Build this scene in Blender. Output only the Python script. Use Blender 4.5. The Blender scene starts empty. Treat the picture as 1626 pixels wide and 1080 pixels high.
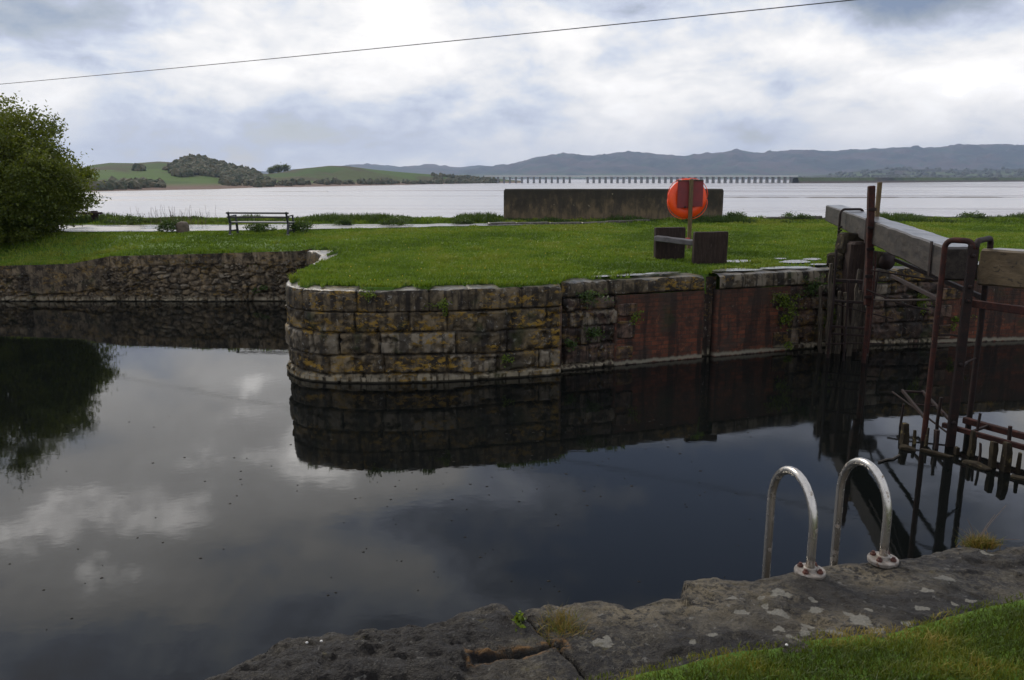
import bpy, math, random
import numpy as np
from math import radians, pi
from mathutils import Vector, Matrix

random.seed(7); rng = np.random.default_rng(7)
sc = bpy.context.scene
COL = sc.collection
F = 1250.0; P = radians(11.62); H = 3.1
cP, sP = math.cos(P), math.sin(P)

# ------------------------------------------------------------ camera
cam = bpy.data.cameras.new('camera'); camo = bpy.data.objects.new('camera', cam); COL.objects.link(camo)
cam.sensor_width = 36; cam.lens = 36 * F / 1626; cam.clip_end = 30000; cam.clip_start = 0.05
camo.location = (0, 0, H); camo.rotation_euler = (pi/2 - P, 0, 0)
sc.camera = camo

def px(u, v, z):                      # survey helper: ground point seen at (u,v), lying at height z
    a = (u-813)/F; b = (540-v)/F
    r = (a, cP + b*sP, -sP + b*cP); t = (z-H)/r[2]
    return (r[0]*t, r[1]*t, z)
def pxd(u, v, Y):                     # point seen at (u,v) at distance Y
    a = (u-813)/F; b = (540-v)/F
    t = Y/(cP + b*sP)
    return (a*t, Y, H + (-sP + b*cP)*t)

# ------------------------------------------------------------ noise (numpy)
def _h(i, j, k, seed):
    n = (i*73856093) ^ (j*19349663) ^ (k*83492791) ^ (seed*2654435)
    n = (n ^ (n >> 13)) * 1274126177
    n = n & 0x7fffffff
    n = (n ^ (n >> 15)) * 1103515245
    return ((n & 0x7fffffff) >> 7) / float(0x7fffffff >> 7)
def vn(x, y, z=0.0, seed=0):
    x, y, z = np.broadcast_arrays(np.asarray(x, float), np.asarray(y, float), np.asarray(z, float))
    i = np.floor(x).astype(np.int64); j = np.floor(y).astype(np.int64); k = np.floor(z).astype(np.int64)
    f = x-i; g = y-j; h = z-k
    f = f*f*(3-2*f); g = g*g*(3-2*g); h = h*h*(3-2*h)
    def L(a, b, t): return a + (b-a)*t
    r = []
    for dk in (0, 1):
        r.append(L(L(_h(i, j, k+dk, seed), _h(i+1, j, k+dk, seed), f), L(_h(i, j+1, k+dk, seed), _h(i+1, j+1, k+dk, seed), f), g))
    return L(r[0], r[1], h)
def fbm(x, y, z=0.0, seed=0, o=4):
    s = 0; a = .5; t = 0
    x = np.asarray(x, float); y = np.asarray(y, float); z = np.asarray(z, float)
    for q in range(o):
        s = s + a*vn(x*2**q, y*2**q, z*2**q, seed+q); t += a; a *= .5
    return s/t - .5
def ss(a, b, x):
    t = np.clip((x-a)/(b-a), 0, 1); return t*t*(3-2*t)
def voro(x, y, seed=0, jit=.8):
    i = np.floor(x).astype(np.int64); j = np.floor(y).astype(np.int64)
    f1 = np.full(x.shape, 9.); f2 = np.full(x.shape, 9.); cid = np.zeros(x.shape)
    for a in (-1, 0, 1):
        for b in (-1, 0, 1):
            ci = i+a; cj = j+b
            cx = ci+.5+(_h(ci, cj, ci*0, seed)-.5)*jit; cy = cj+.5+(_h(ci, cj, ci*0+5, seed)-.5)*jit
            d = np.hypot(x-cx, y-cy); c = _h(ci, cj, ci*0+9, seed)
            m = d < f1
            f2 = np.where(m, f1, np.minimum(f2, d)); cid = np.where(m, c, cid); f1 = np.where(m, d, f1)
    return f1, f2, cid

# ------------------------------------------------------------ objects
def tag(o, label=None, cat=None, group=None, kind=None):
    if label: o['label'] = label
    if cat: o['category'] = cat
    if group: o['group'] = group
    if kind: o['kind'] = kind
    return o
def empty(name, loc, rz=0):
    o = bpy.data.objects.new(name, None); COL.objects.link(o); o.location = loc; o.rotation_euler = (0, 0, rz); o.empty_display_size = .3
    return o
def link(name, me, parent=None, m=None):
    o = bpy.data.objects.new(name, me); COL.objects.link(o)
    if m:
        me.materials.append(m)
    if parent: 
        o.parent = parent
        bw = Matrix.LocRotScale(parent.location, parent.rotation_euler, parent.scale)
        if parent.parent: bw = Matrix.LocRotScale(parent.parent.location, parent.parent.rotation_euler, None) @ bw if False else bw
        o.matrix_parent_inverse = Matrix.Identity(4)
    return o
def fast(name, V, Fc, m, parent=None, smooth=False, attrs=None, uv=None):
    """V (n,3), Fc (k,q) ints; world-space verts, shifted to the parent's frame when it has one"""
    V = np.asarray(V, np.float32).copy(); Fc = np.asarray(Fc, np.int32)
    off = worldloc(parent)
    V -= np.array(off, np.float32)
    me = bpy.data.meshes.new(name); q = Fc.shape[1]
    me.vertices.add(len(V)); me.vertices.foreach_set('co', V.ravel())
    me.loops.add(Fc.size); me.loops.foreach_set('vertex_index', Fc.ravel())
    me.polygons.add(len(Fc)); me.polygons.foreach_set('loop_start', np.arange(0, Fc.size, q, dtype=np.int32))
    try: me.polygons.foreach_set('loop_total', np.full(len(Fc), q, np.int32))
    except Exception: pass
    if uv is not None:
        l = me.uv_layers.new(name='UVMap'); l.data.foreach_set('uv', np.asarray(uv, np.float32)[Fc.ravel()].ravel())
    for k, a in (attrs or {}).items():
        at = me.attributes.new(k, 'FLOAT', 'POINT'); at.data.foreach_set('value', np.asarray(a, np.float32).ravel())
    me.update(calc_edges=True)
    me.polygons.foreach_set('use_smooth', np.full(len(Fc), smooth))
    me.validate()
    o = link(name, me, parent, m)
    return o
def worldloc(p):
    v = Vector((0, 0, 0))
    while p is not None:
        v += Vector(p.location); p = p.parent
    return tuple(v)
def grid(name, G, m, parent=None, smooth=True, attrs=None, uv=None, flip=False):
    h, w = G.shape[:2]
    idx = np.arange(h*w).reshape(h, w)
    a = idx[:-1, :-1]; b = idx[:-1, 1:]; c = idx[1:, 1:]; d = idx[1:, :-1]
    Fc = np.stack([a, b, c, d] if not flip else [a, d, c, b], -1).reshape(-1, 4)
    return fast(name, G.reshape(-1, 3), Fc, m, parent, smooth, attrs, None if uv is None else uv.reshape(-1, 2))

class MB:                              # mesh collector, world-space coordinates
    def __init__(s): s.v = []; s.f = []
    def add(s, vs, fs):
        n = len(s.v); s.v += [tuple(p) for p in vs]; s.f += [tuple(i+n for i in f) for f in fs]; return s
    def bar(s, p, q, w, h, up=(0, 0, 1), w2=None, h2=None, bev=.15):
        """beam from p to q, w across, h along up, bevelled edges"""
        p = Vector(p); q = Vector(q); d = (q-p).normalized(); u = Vector(up)
        if abs(d.dot(u)) > .95: u = Vector((0, 1, 0))
        r = d.cross(u).normalized(); u = r.cross(d).normalized()
        w2 = w2 or w; h2 = h2 or h; rings = []
        L = (q-p).length; e = min(w, h)*bev
        for (t, sc_, ww, hh) in ((0, e, w, h), (e, 0, w, h), (L-e, 0, w2, h2), (L, e, w2, h2)):
            a = ww/2-sc_; b = hh/2-sc_; c = min(ww, hh)*bev*.8
            pts = [(a-c, b), (-a+c, b), (-a, b-c), (-a, -b+c), (-a+c, -b), (a-c, -b), (a, -b+c), (a, b-c)]
            rings.append([p+d*t+r*x+u*y for x, y in pts])
        vs = [x for rg in rings for x in rg]; fs = []
        for k in range(3):
            for i in range(8):
                j = (i+1) % 8; fs.append((k*8+i, k*8+j, (k+1)*8+j, (k+1)*8+i))
        fs.append(tuple(range(8))[::-1]); fs.append(tuple(range(24, 32)))
        return s.add(vs, fs)
    def tube(s, pts, r, n=10, r2=None, cap=True):
        pts = [Vector(p) for p in pts]; m = len(pts); vs = []; fs = []
        prev = None
        for i, p in enumerate(pts):
            d = (pts[min(i+1, m-1)]-pts[max(i-1, 0)]).normalized()
            if prev is None:
                a = d.orthogonal().normalized()
            else:
                a = (prev - d*prev.dot(d)).normalized()
            prev = a; b = d.cross(a); rr = r + ((r2-r)*i/(m-1) if r2 is not None else 0)
            for k in range(n):
                t = 2*pi*k/n; vs.append(p+(a*math.cos(t)+b*math.sin(t))*rr)
        for i in range(m-1):
            for k in range(n):
                j = (k+1) % n; fs.append((i*n+k, i*n+j, (i+1)*n+j, (i+1)*n+k))
        if cap: fs.append(tuple(range(n))[::-1]); fs.append(tuple((m-1)*n+k for k in range(n)))
        return s.add(vs, fs)
    def lathe(s, base, axis, prof, n=24):
        axis = Vector(axis).normalized(); a = axis.orthogonal().normalized(); b = axis.cross(a); base = Vector(base); vs = []; fs = []
        for (r, z) in prof:
            for k in range(n):
                t = 2*pi*k/n; vs.append(base+axis*z+(a*math.cos(t)+b*math.sin(t))*r)
        for i in range(len(prof)-1):
            for k in range(n):
                j = (k+1) % n; fs.append((i*n+k, i*n+j, (i+1)*n+j, (i+1)*n+k))
        fs.append(tuple(range(n))[::-1]); fs.append(tuple((len(prof)-1)*n+k for k in range(n)))
        return s.add(vs, fs)
    def build(s, name, m, parent=None, smooth=False, rough=0, seed=1, sub=0, fr=8):
        off = Vector(worldloc(parent)); me = bpy.data.meshes.new(name)
        me.from_pydata([tuple(Vector(v)-off) for v in s.v], [], s.f); me.update()
        if sub:
            import bmesh
            bm = bmesh.new(); bm.from_mesh(me)
            # cut long faces so that roughening has vertices to move
            for _ in range(sub):
                ed = [e for e in bm.edges if e.calc_length() > .16]
                if not ed: break
                bmesh.ops.subdivide_edges(bm, edges=ed, cuts=1, use_grid_fill=True)
            bm.to_mesh(me); bm.free()
        if rough:
            n = len(me.vertices); co = np.zeros(n*3, np.float32); me.vertices.foreach_get('co', co); co = co.reshape(-1, 3)
            w = co + np.array(off)
            for k in range(3):
                co[:, k] += rough*2*fbm(w[:, 0]*fr, w[:, 1]*fr, w[:, 2]*fr, seed+k*7, 3)
            me.vertices.foreach_set('co', co.ravel())
        me.polygons.foreach_set('use_smooth', [smooth]*len(me.polygons)); me.update()
        return link(name, me, parent, m)

# ------------------------------------------------------------ materials
class T:
    def __init__(s, name, world=False):
        s.m = bpy.data.worlds.new(name) if world else bpy.data.materials.new(name)
        s.m.use_nodes = True; s.nt = s.m.node_tree; s.nt.nodes.clear()
        s.out = s.nt.nodes.new('ShaderNodeOutputWorld' if world else 'ShaderNodeOutputMaterial')
    def n(s, t, props=None, **inp):
        nd = s.nt.nodes.new('ShaderNode'+t)
        for k, v in (props or {}).items(): setattr(nd, k, v)
        for k, v in inp.items():
            k = k.replace('_', ' ')
            s.put(nd.inputs[k] if k in nd.inputs else nd.inputs[int(k[1:])], v)
        return nd
    def put(s, i, v):
        if isinstance(v, bpy.types.NodeSocket): s.nt.links.new(v, i)
        elif isinstance(v, (tuple, list)) and i.type == 'RGBA' and len(v) == 3: i.default_value = (*v, 1)
        else: i.default_value = v
    def math(s, op, a, b=0.0, c=0.0, clamp=False):
        nd = s.n('Math', {'operation': op, 'use_clamp': clamp}); s.put(nd.inputs[0], a); s.put(nd.inputs[1], b); s.put(nd.inputs[2], c); return nd.outputs[0]
    def mix(s, f, a, b, bt='MIX'):
        nd = s.n('Mix', {'data_type': 'RGBA', 'blend_type': bt}); s.put(nd.inputs[0], f); s.put(nd.inputs[6], a); s.put(nd.inputs[7], b); return nd.outputs[2]
    def obj(s): return s.n('NewGeometry').outputs['Position']
    def scale(s, v, xyz):
        nd = s.n('Mapping'); s.put(nd.inputs[0], v); nd.inputs['Scale'].default_value = xyz; return nd.outputs[0]
    def noise(s, v, sc_, det=4, dist=0.0, rough=.55):
        nd = s.n('TexNoise'); s.put(nd.inputs['Vector'], v); nd.inputs['Scale'].default_value = sc_; nd.inputs['Detail'].default_value = det
        nd.inputs['Distortion'].default_value = dist; nd.inputs['Roughness'].default_value = rough; return nd.outputs[0]
    def step(s, v, a, b):
        nd = s.n('MapRange', {'interpolation_type': 'SMOOTHSTEP'}); s.put(nd.inputs[0], v); nd.inputs[1].default_value = a; nd.inputs[2].default_value = b; return nd.outputs[0]
    def ramp(s, f, stops):
        nd = s.n('ValToRGB'); s.put(nd.inputs[0], f); cr = nd.color_ramp
        while len(cr.elements) < len(stops): cr.elements.new(.5)
        for e, (p, c) in zip(cr.elements, stops): e.position = p; e.color = (*c, 1)
        return nd.outputs[0]
    def attr(s, name): return s.n('Attribute', {'attribute_name': name}).outputs['Fac']
    def z(s):
        nd = s.n('SeparateXYZ'); s.put(nd.inputs[0], s.obj()); return nd.outputs[2]
    def bump(s, h, st, d=.02):
        nd = s.n('Bump'); s.put(nd.inputs['Height'], h); nd.inputs['Strength'].default_value = st; nd.inputs['Distance'].default_value = d; return nd.outputs[0]
    def pbr(s, col, rough, normal=None, spec=.5, metal=0.0, **kw):
        b = s.n('BsdfPrincipled'); s.put(b.inputs['Base Color'], col); s.put(b.inputs['Roughness'], rough); s.put(b.inputs['Metallic'], metal)
        s.put(b.inputs['Specular IOR Level'], spec)
        if normal is not None: s.put(b.inputs['Normal'], normal)
        for k, v in kw.items(): s.put(b.inputs[k.replace('_', ' ')], v)
        s.nt.links.new(b.outputs[0], s.out.inputs[0]); s.bs = b
        return s.m

def mat_stone(name, ca, cb, lichen=.5, streak=.85, band=True, wet=.6, topd=False, mosscol=(.25, .15, .022)):
    t = T(name); p = t.obj(); blk = t.attr('blk'); jt = t.attr('joint')
    c = t.mix(t.step(t.noise(p, 6, 8, .4, .65), .38, .62), ca, cb)
    c = t.mix(t.math('MULTIPLY', t.step(blk, .0, .7), .7), c, t.mix(.5, c, (.005, .005, .005), 'MIX'))
    c = t.mix(t.math('MULTIPLY', t.math('MULTIPLY', t.step(blk, .72, .90), t.step(t.noise(p, 5, 6, .3), .42, .54)), .8), c, (.23, .195, .145))
    c = t.mix(t.math('MULTIPLY', t.step(t.noise(p, .9, 5, .4), .50, .62), .6), c, (.018, .014, .011))
    st = t.noise(t.scale(p, (7, 7, .7)), 1.3, 5)
    c = t.mix(t.math('MULTIPLY', t.step(st, .47, .58), streak), c, (.013, .0105, .009))
    li = t.math('MULTIPLY', t.step(t.noise(t.scale(p, (1, 1, 1.8)), 8, 9, .3, .72), .50, .58), t.step(t.noise(t.scale(p, (1, 1, 2.4)), 1.1, 4), .46, .56))
    c = t.mix(t.math('MULTIPLY', li, lichen), c, mosscol)
    pl = t.step(t.noise(p, 15, 6, .4, .65), .60, .66); c = t.mix(t.math('MULTIPLY', pl, .5), c, (.28, .27, .24))
    gm = t.step(t.noise(p, 2.6, 5, .2), .58, .7); c = t.mix(t.math('MULTIPLY', gm, .4), c, (.025, .04, .008))
    c = t.mix(t.math('MULTIPLY', jt, t.step(t.noise(p, 5, 4), .38, .56)), c, (.010, .008, .006))
    if band:
        zz = t.math('ADD', t.z(), t.math('MULTIPLY', t.noise(t.scale(p, (6, 6, 1.5)), 1.5, 4), .16))
        bd = t.math('MULTIPLY', t.math('SUBTRACT', t.step(zz, .06, .10), t.step(zz, .13, .24)), t.step(t.noise(t.scale(p, (9, 9, 1)), 1.4, 5), .40, .55))
        c = t.mix(t.math('MULTIPLY', bd, .9), c, (.30, .26, .185))
        c = t.mix(t.math('SUBTRACT', 1.0, t.step(t.z(), 0.015, .04)), c, (.02, .017, .01))
    b = t.bump(t.noise(p, 38, 7, .2, .65), .8, .012)
    if not band:                                        # worn upper faces wet and smooth, sky reflection painted into their paler colour
        nz = t.n('SeparateXYZ'); t.put(nz.inputs[0], t.n('NewGeometry').outputs['Normal']); u_ = t.step(nz.outputs[2], .6, .9)
        c = t.mix(t.math('MULTIPLY', u_, t.math('MULTIPLY', t.step(t.noise(p, 4, 7, .4, .7), .42, .6), .6)), c, (.20, .185, .16))
        return t.pbr(c, t.math('SUBTRACT', .6, t.math('MULTIPLY', u_, .32)), b, t.math('ADD', .2, t.math('MULTIPLY', u_, .2)))
    return t.pbr(c, wet, b, .22)

M = {}
M['ashlar'] = mat_stone('dark_ashlar', (.045, .034, .020), (.20, .152, .09), .95, .72)
M['facing'] = mat_stone('brown_stone', (.034, .022, .018), (.15, .095, .07), .35)
M['rubble'] = mat_stone('rubble_stone', (.035, .026, .016), (.25, .19, .12), .4, .4)
M['coping'] = mat_stone('coping_stone', (.036, .028, .018), (.145, .112, .07), .8, band=False, wet=.40)

def mat_brick():
    t = T('old_red_brick'); uv = t.n('UVMap').outputs[0]; p = t.obj()
    bt = t.n('TexBrick', {'offset': .5}); t.put(bt.inputs['Vector'], uv)
    for k, v in {'Scale': 1.0, 'Mortar Size': .006, 'Mortar Smooth': .3, 'Brick Width': .225, 'Row Height': .075, 'Bias': -.2}.items(): bt.inputs[k].default_value = v
    bt.inputs['Color1'].default_value = (.17, .054, .028, 1); bt.inputs['Color2'].default_value = (.07, .030, .020, 1); bt.inputs['Mortar'].default_value = (.06, .045, .035, 1)
    c = t.mix(t.math('MULTIPLY', t.step(t.noise(p, 6, 8, .4, .7), .42, .6), .8), bt.outputs[0], (.045, .025, .019))
    c = t.mix(t.math('MULTIPLY', t.step(t.noise(p, 1.6, 7, .5, .6), .5, .6), .75), c, (.05, .038, .030))
    c = t.mix(t.math('MULTIPLY', t.step(t.noise(p, 9, 7, .5, .7), .58, .66), .5), c, (.24, .10, .05))
    st = t.noise(t.scale(p, (6, 6, .5)), 1.2, 5); c = t.mix(t.math('MULTIPLY', t.step(st, .5, .62), .75), c, (.018, .015, .013))
    hi = t.step(t.z(), .55, 1.15); c = t.mix(t.math('MULTIPLY', hi, .45), c, (.04, .026, .018))
    wt = t.step(t.noise(t.scale(p, (9, 9, 3)), 2, 6, .5, .7), .66, .72); c = t.mix(t.math('MULTIPLY', wt, .6), c, (.38, .33, .28))
    gm = t.step(t.noise(p, 2.1, 5), .6, .7); c = t.mix(t.math('MULTIPLY', gm, .4), c, (.03, .04, .012))
    zz = t.math('ADD', t.z(), t.math('MULTIPLY', t.noise(t.scale(p, (6, 6, 1.5)), 1.5, 4), .1))
    bd = t.math('SUBTRACT', t.step(zz, .05, .08), t.step(zz, .10, .15)); c = t.mix(t.math('MULTIPLY', bd, .8), c, (.27, .25, .19))
    c = t.mix(t.attr('joint'), c, (.008, .008, .008))
    h = t.math('ADD', t.math('MULTIPLY', bt.outputs['Fac'], -1.0), t.noise(p, 25, 5))
    return t.pbr(c, .62, t.bump(h, .8, .012), .22)
M['brick'] = mat_brick()

def mat_plain(name, ca, cb, rough=.6, sc_=8, bump=.4, metal=0.0, dist=.01, streak=None, spec=.5, cc=None, ccr=(.6, .7)):
    t = T(name); p = t.obj()
    v = t.scale(p, streak) if streak else p
    n1 = t.noise(v, sc_, 7, .2)
    c = t.mix(t.step(n1, .35, .65), ca, cb)
    if cc: c = t.mix(t.step(t.noise(v, sc_*1.9, 6, .4), *ccr), c, cc)
    return t.pbr(c, rough, t.bump(t.noise(v, sc_*3, 6), bump, dist), spec, metal)

M['rust'] = mat_plain('rusty_iron', (.05, .014, .009), (.022, .009, .007), .8, 14, .6, .0, .006, cc=(.09, .03, .014), spec=.3)
M['rust_dark'] = mat_plain('dark_rusty_iron', (.022, .011, .009), (.012, .008, .007), .75, 14, .6, .0, .006, cc=(.05, .018, .011), spec=.3)
M['iron_cable'] = mat_plain('cable', (.03, .03, .035), (.04, .04, .045), .6)
M['sleeper'] = mat_plain('dark_timber', (.020, .012, .010), (.038, .024, .018), .8, 6, .7, streak=(5, 5, .6), cc=(.07, .05, .04), spec=.25)
M['plank'] = mat_plain('grey_plank', (.07, .06, .06), (.11, .10, .10), .5, 8, .5)
M['post'] = mat_plain('weathered_post', (.13, .085, .03), (.08, .05, .02), .7, 10, .5, streak=(6, 6, .7))
M['oldtimber'] = mat_plain('rotting_timber', (.018, .013, .009), (.075, .058, .038), .85, 5, .9, streak=(8, 8, .5), cc=(.22, .18, .12), ccr=(.6, .68))
M['mossy'] = mat_plain('mossy_timber', (.016, .012, .008), (.036, .028, .016), .9, 9, .9, cc=(.12, .095, .045), ccr=(.60, .68), spec=.2)
M['redboard'] = mat_plain('dark_red_board', (.20, .018, .02), (.15, .015, .02), .45, 5, .15)
M['redtape'] = mat_plain('red_paint', (.45, .04, .03), (.35, .03, .02), .5, 5, .1)
M['orange'] = mat_plain('orange_plastic', (.93, .085, .010), (.85, .065, .010), .4, 3, .15)
M['benchmetal'] = mat_plain('dark_bench_metal', (.018, .022, .03), (.03, .032, .04), .45, 12, .3, cc=(.16, .05, .02), ccr=(.62, .68))
M['benchwood'] = mat_plain('dark_bench_slat', (.03, .028, .026), (.05, .046, .042), .5, 10, .4, streak=(.6, 6, 6))
M['benchseat'] = mat_plain('grey_bench_seat', (.12, .12, .115), (.17, .17, .165), .5, 10, .4, streak=(.6, 6, 6))
M['concretepad'] = mat_plain('pale_concrete', (.3, .3, .29), (.4, .4, .38), .7)
M['bollard'] = mat_plain('bollard_stone', (.085, .062, .045), (.13, .10, .075), .8, 9, .7, cc=(.04, .05, .015))
M['soil'] = mat_plain('soil', (.035, .028, .018), (.05, .04, .022), .9, 6, .8)
M['lead'] = mat_plain('viaduct_stone', (.15, .15, .15), (.2, .2, .2), .8, .5, .1)
M['leadlight'] = mat_plain('viaduct_deck', (.5, .49, .48), (.58, .57, .56), .7, .5, .1)
M['bark'] = mat_plain('bark', (.03, .024, .018), (.06, .05, .04), .85, 12, .8)
M['yellow'] = mat_plain('dandelion_yellow', (.55, .40, .02), (.6, .42, .03), .7)
M['debris'] = mat_plain('leaf_litter', (.014, .012, .01), (.035, .03, .022), .8, spec=.1)
M['bolt'] = mat_plain('rusty_bolt', (.10, .025, .012), (.05, .015, .01), .7, 60, .5)
M['pebble'] = mat_plain('white_pebble', (.5, .48, .45), (.6, .58, .55), .6)

def mat_beam(name, ca, cb, top):
    t = T(name); p = t.obj(); v = t.n('Mapping'); t.put(v.inputs[0], p); v.inputs['Rotation'].default_value = (0, 0, radians(12)); v.inputs['Scale'].default_value = (7, .5, 8)
    n1 = t.noise(v.outputs[0], 1.6, 8, .4, .65)
    c = t.mix(t.step(n1, .35, .65), ca, cb)
    c = t.mix(t.math('MULTIPLY', t.step(t.noise(p, 3, 5), .5, .62), .5), c, (.03, .026, .025))
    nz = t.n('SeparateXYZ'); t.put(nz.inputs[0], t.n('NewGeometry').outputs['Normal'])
    c = t.mix(t.step(nz.outputs[2], .6, .9), c, t.mix(t.step(n1, .4, .6), top, tuple(x*.45 for x in top)))      # sky sheen on the upper face, painted in as a paler colour
    cr = t.step(t.noise(v.outputs[0], 4.5, 6, .6), .6, .63); c = t.mix(t.math('MULTIPLY', cr, .6), c, (.012, .01, .01))
    rg = t.math('SUBTRACT', .62, t.math('MULTIPLY', t.step(nz.outputs[2], .6, .9), .34))
    return t.pbr(c, rg, t.bump(n1, .6, .012), .3)
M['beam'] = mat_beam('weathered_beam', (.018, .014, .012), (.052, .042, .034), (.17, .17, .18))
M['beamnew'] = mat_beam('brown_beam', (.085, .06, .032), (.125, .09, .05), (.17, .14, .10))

def mat_concrete():
    t = T('weathered_concrete'); p = t.obj(); z = t.z()
    zn = t.math('ADD', z, t.math('MULTIPLY', t.math('SUBTRACT', t.noise(t.scale(p, (2.6, 2.6, 1.4)), 1.3, 8, .2, .7), .5), 3.0))
    c = t.ramp(t.step(zn, 1.5, 2.7), [(0, (.14, .10, .055)), (.45, (.062, .045, .026)), (1, (.022, .018, .011))])
    c = t.mix(t.math('MULTIPLY', t.step(t.noise(t.scale(p, (7, 7, .9)), 1, 7), .5, .62), .5), c, (.03, .024, .018))
    c = t.mix(t.step(t.noise(p, 5, 6), .68, .74), c, (.24, .2, .14))
    return t.pbr(c, .8, t.bump(t.noise(p, 14, 6), .5, .02))
M['concrete'] = mat_concrete()

def mat_steel():
    t = T('galvanised_tube'); p = t.obj()
    n = t.noise(t.scale(p, (1, 1, .6)), 32, 6, .3)
    c = t.mix(t.noise(p, 60, 4), (.62, .59, .55), (.42, .39, .35))
    r = t.step(n, .58, .68); c = t.mix(t.math('MULTIPLY', r, .7), c, (.16, .09, .04))
    rr = t.math('ADD', .27, t.math('MULTIPLY', r, .4))
    return t.pbr(c, rr, t.bump(n, .25, .003), .5, t.math('SUBTRACT', .92, t.math('MULTIPLY', r, .8)))
M['steel'] = mat_steel()

M['flange'] = mat_plain('stained_flange', (.30, .27, .24), (.20, .17, .14), .5, 30, .3, .4, cc=(.14, .06, .03))
def mat_leaf(name, ca, cb, trans=.35, cc=None):
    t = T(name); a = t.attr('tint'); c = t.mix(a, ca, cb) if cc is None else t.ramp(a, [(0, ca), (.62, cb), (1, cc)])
    t.pbr(c, .55, None, .35)
    tr = t.n('BsdfTranslucent'); t.put(tr.inputs[0], t.mix(.5, c, (.14, .17, .01)))
    mx = t.n('MixShader'); mx.inputs[0].default_value = trans
    t.nt.links.new(t.bs.outputs[0], mx.inputs[1]); t.nt.links.new(tr.outputs[0], mx.inputs[2]); t.nt.links.new(mx.outputs[0], t.out.inputs[0])
    return t.m
M['grass'] = mat_leaf('grass_blades', (.055, .115, .006), (.145, .235, .014), .35, (.22, .26, .03))
M['grassnear'] = mat_leaf('near_grass_blades', (.04, .065, .006), (.14, .155, .014), .35, (.30, .22, .05))
M['drygrass'] = mat_leaf('dry_grass', (.07, .10, .015), (.28, .15, .035), .3)
M['leaf'] = mat_leaf('hawthorn_leaf', (.030, .055, .006), (.145, .165, .013), .38)
M['fern'] = mat_leaf('wall_plant_leaf', (.045, .085, .008), (.18, .25, .018), .4)
M['hedge'] = mat_leaf('shrub_leaf', (.025, .055, .012), (.06, .11, .02), .3)
M['reed'] = mat_leaf('dead_stem', (.16, .11, .08), (.25, .18, .13), .2)

def mat_ground(name, ca, cb, cc):
    t = T(name); p = t.obj()
    c = t.mix(t.step(t.noise(p, 1.1, 5), .35, .65), ca, cb)
    c = t.mix(t.step(t.noise(p, 13, 5), .5, .7), c, cc)
    return t.pbr(c, .85, t.bump(t.noise(p, 40, 5), .8, .02), .25)
M['lawn'] = mat_ground('lawn_soil', (.055, .11, .008), (.08, .14, .012), (.035, .06, .008))
def mat_path():
    t = T('wet_tarmac'); p = t.obj()
    c = t.mix(t.noise(p, 3, 5), (.16, .155, .15), (.26, .25, .245))
    r = t.math('ADD', .16, t.math('MULTIPLY', t.step(t.noise(p, .8, 4), .35, .6), .2))
    return t.pbr(c, r, t.bump(t.noise(p, 60, 4), .1, .004), .6)
M['path'] = mat_path()
def mat_wetflag():
    t = T('wet_flagstone'); p = t.obj()
    c = t.mix(t.noise(p, 9, 5), (.07, .06, .05), (.2, .19, .18))
    return t.pbr(c, .24, t.bump(t.noise(p, 14, 4), .3, .01), .6)
M['flag'] = mat_wetflag()

def mat_water():
    t = T('canal_water'); p = t.obj()
    h = t.math('ADD', t.math('MULTIPLY', t.noise(p, 1.6, 3), .5), t.math('MULTIPLY', t.noise(t.scale(p, (1, 1.6, 1)), 7, 4), .16))
    fl_ = t.math('MULTIPLY', t.step(t.noise(p, .35, 6, .8), .5, .62), .035)
    return t.pbr((.004, .0048, .0045), t.math('ADD', .012, fl_), t.bump(h, .075, .022), .5, IOR=1.333)
M['water'] = mat_water()
def mat_sea():
    t = T('estuary_water'); p = t.obj()
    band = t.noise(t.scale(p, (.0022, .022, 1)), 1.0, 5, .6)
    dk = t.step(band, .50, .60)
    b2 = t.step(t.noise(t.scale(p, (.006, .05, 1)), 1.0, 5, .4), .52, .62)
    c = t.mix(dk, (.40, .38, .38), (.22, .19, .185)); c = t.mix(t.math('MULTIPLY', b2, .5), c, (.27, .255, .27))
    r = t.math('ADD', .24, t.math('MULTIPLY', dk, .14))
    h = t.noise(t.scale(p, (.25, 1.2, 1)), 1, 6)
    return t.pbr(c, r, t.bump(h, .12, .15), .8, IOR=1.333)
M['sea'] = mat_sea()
def mat_mud():
    t = T('mud_bank'); p = t.obj()
    return t.pbr(t.mix(t.noise(p, .15, 5), (.13, .11, .095), (.2, .175, .155)), .6, None, .4)
M['mud'] = mat_mud()

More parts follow.
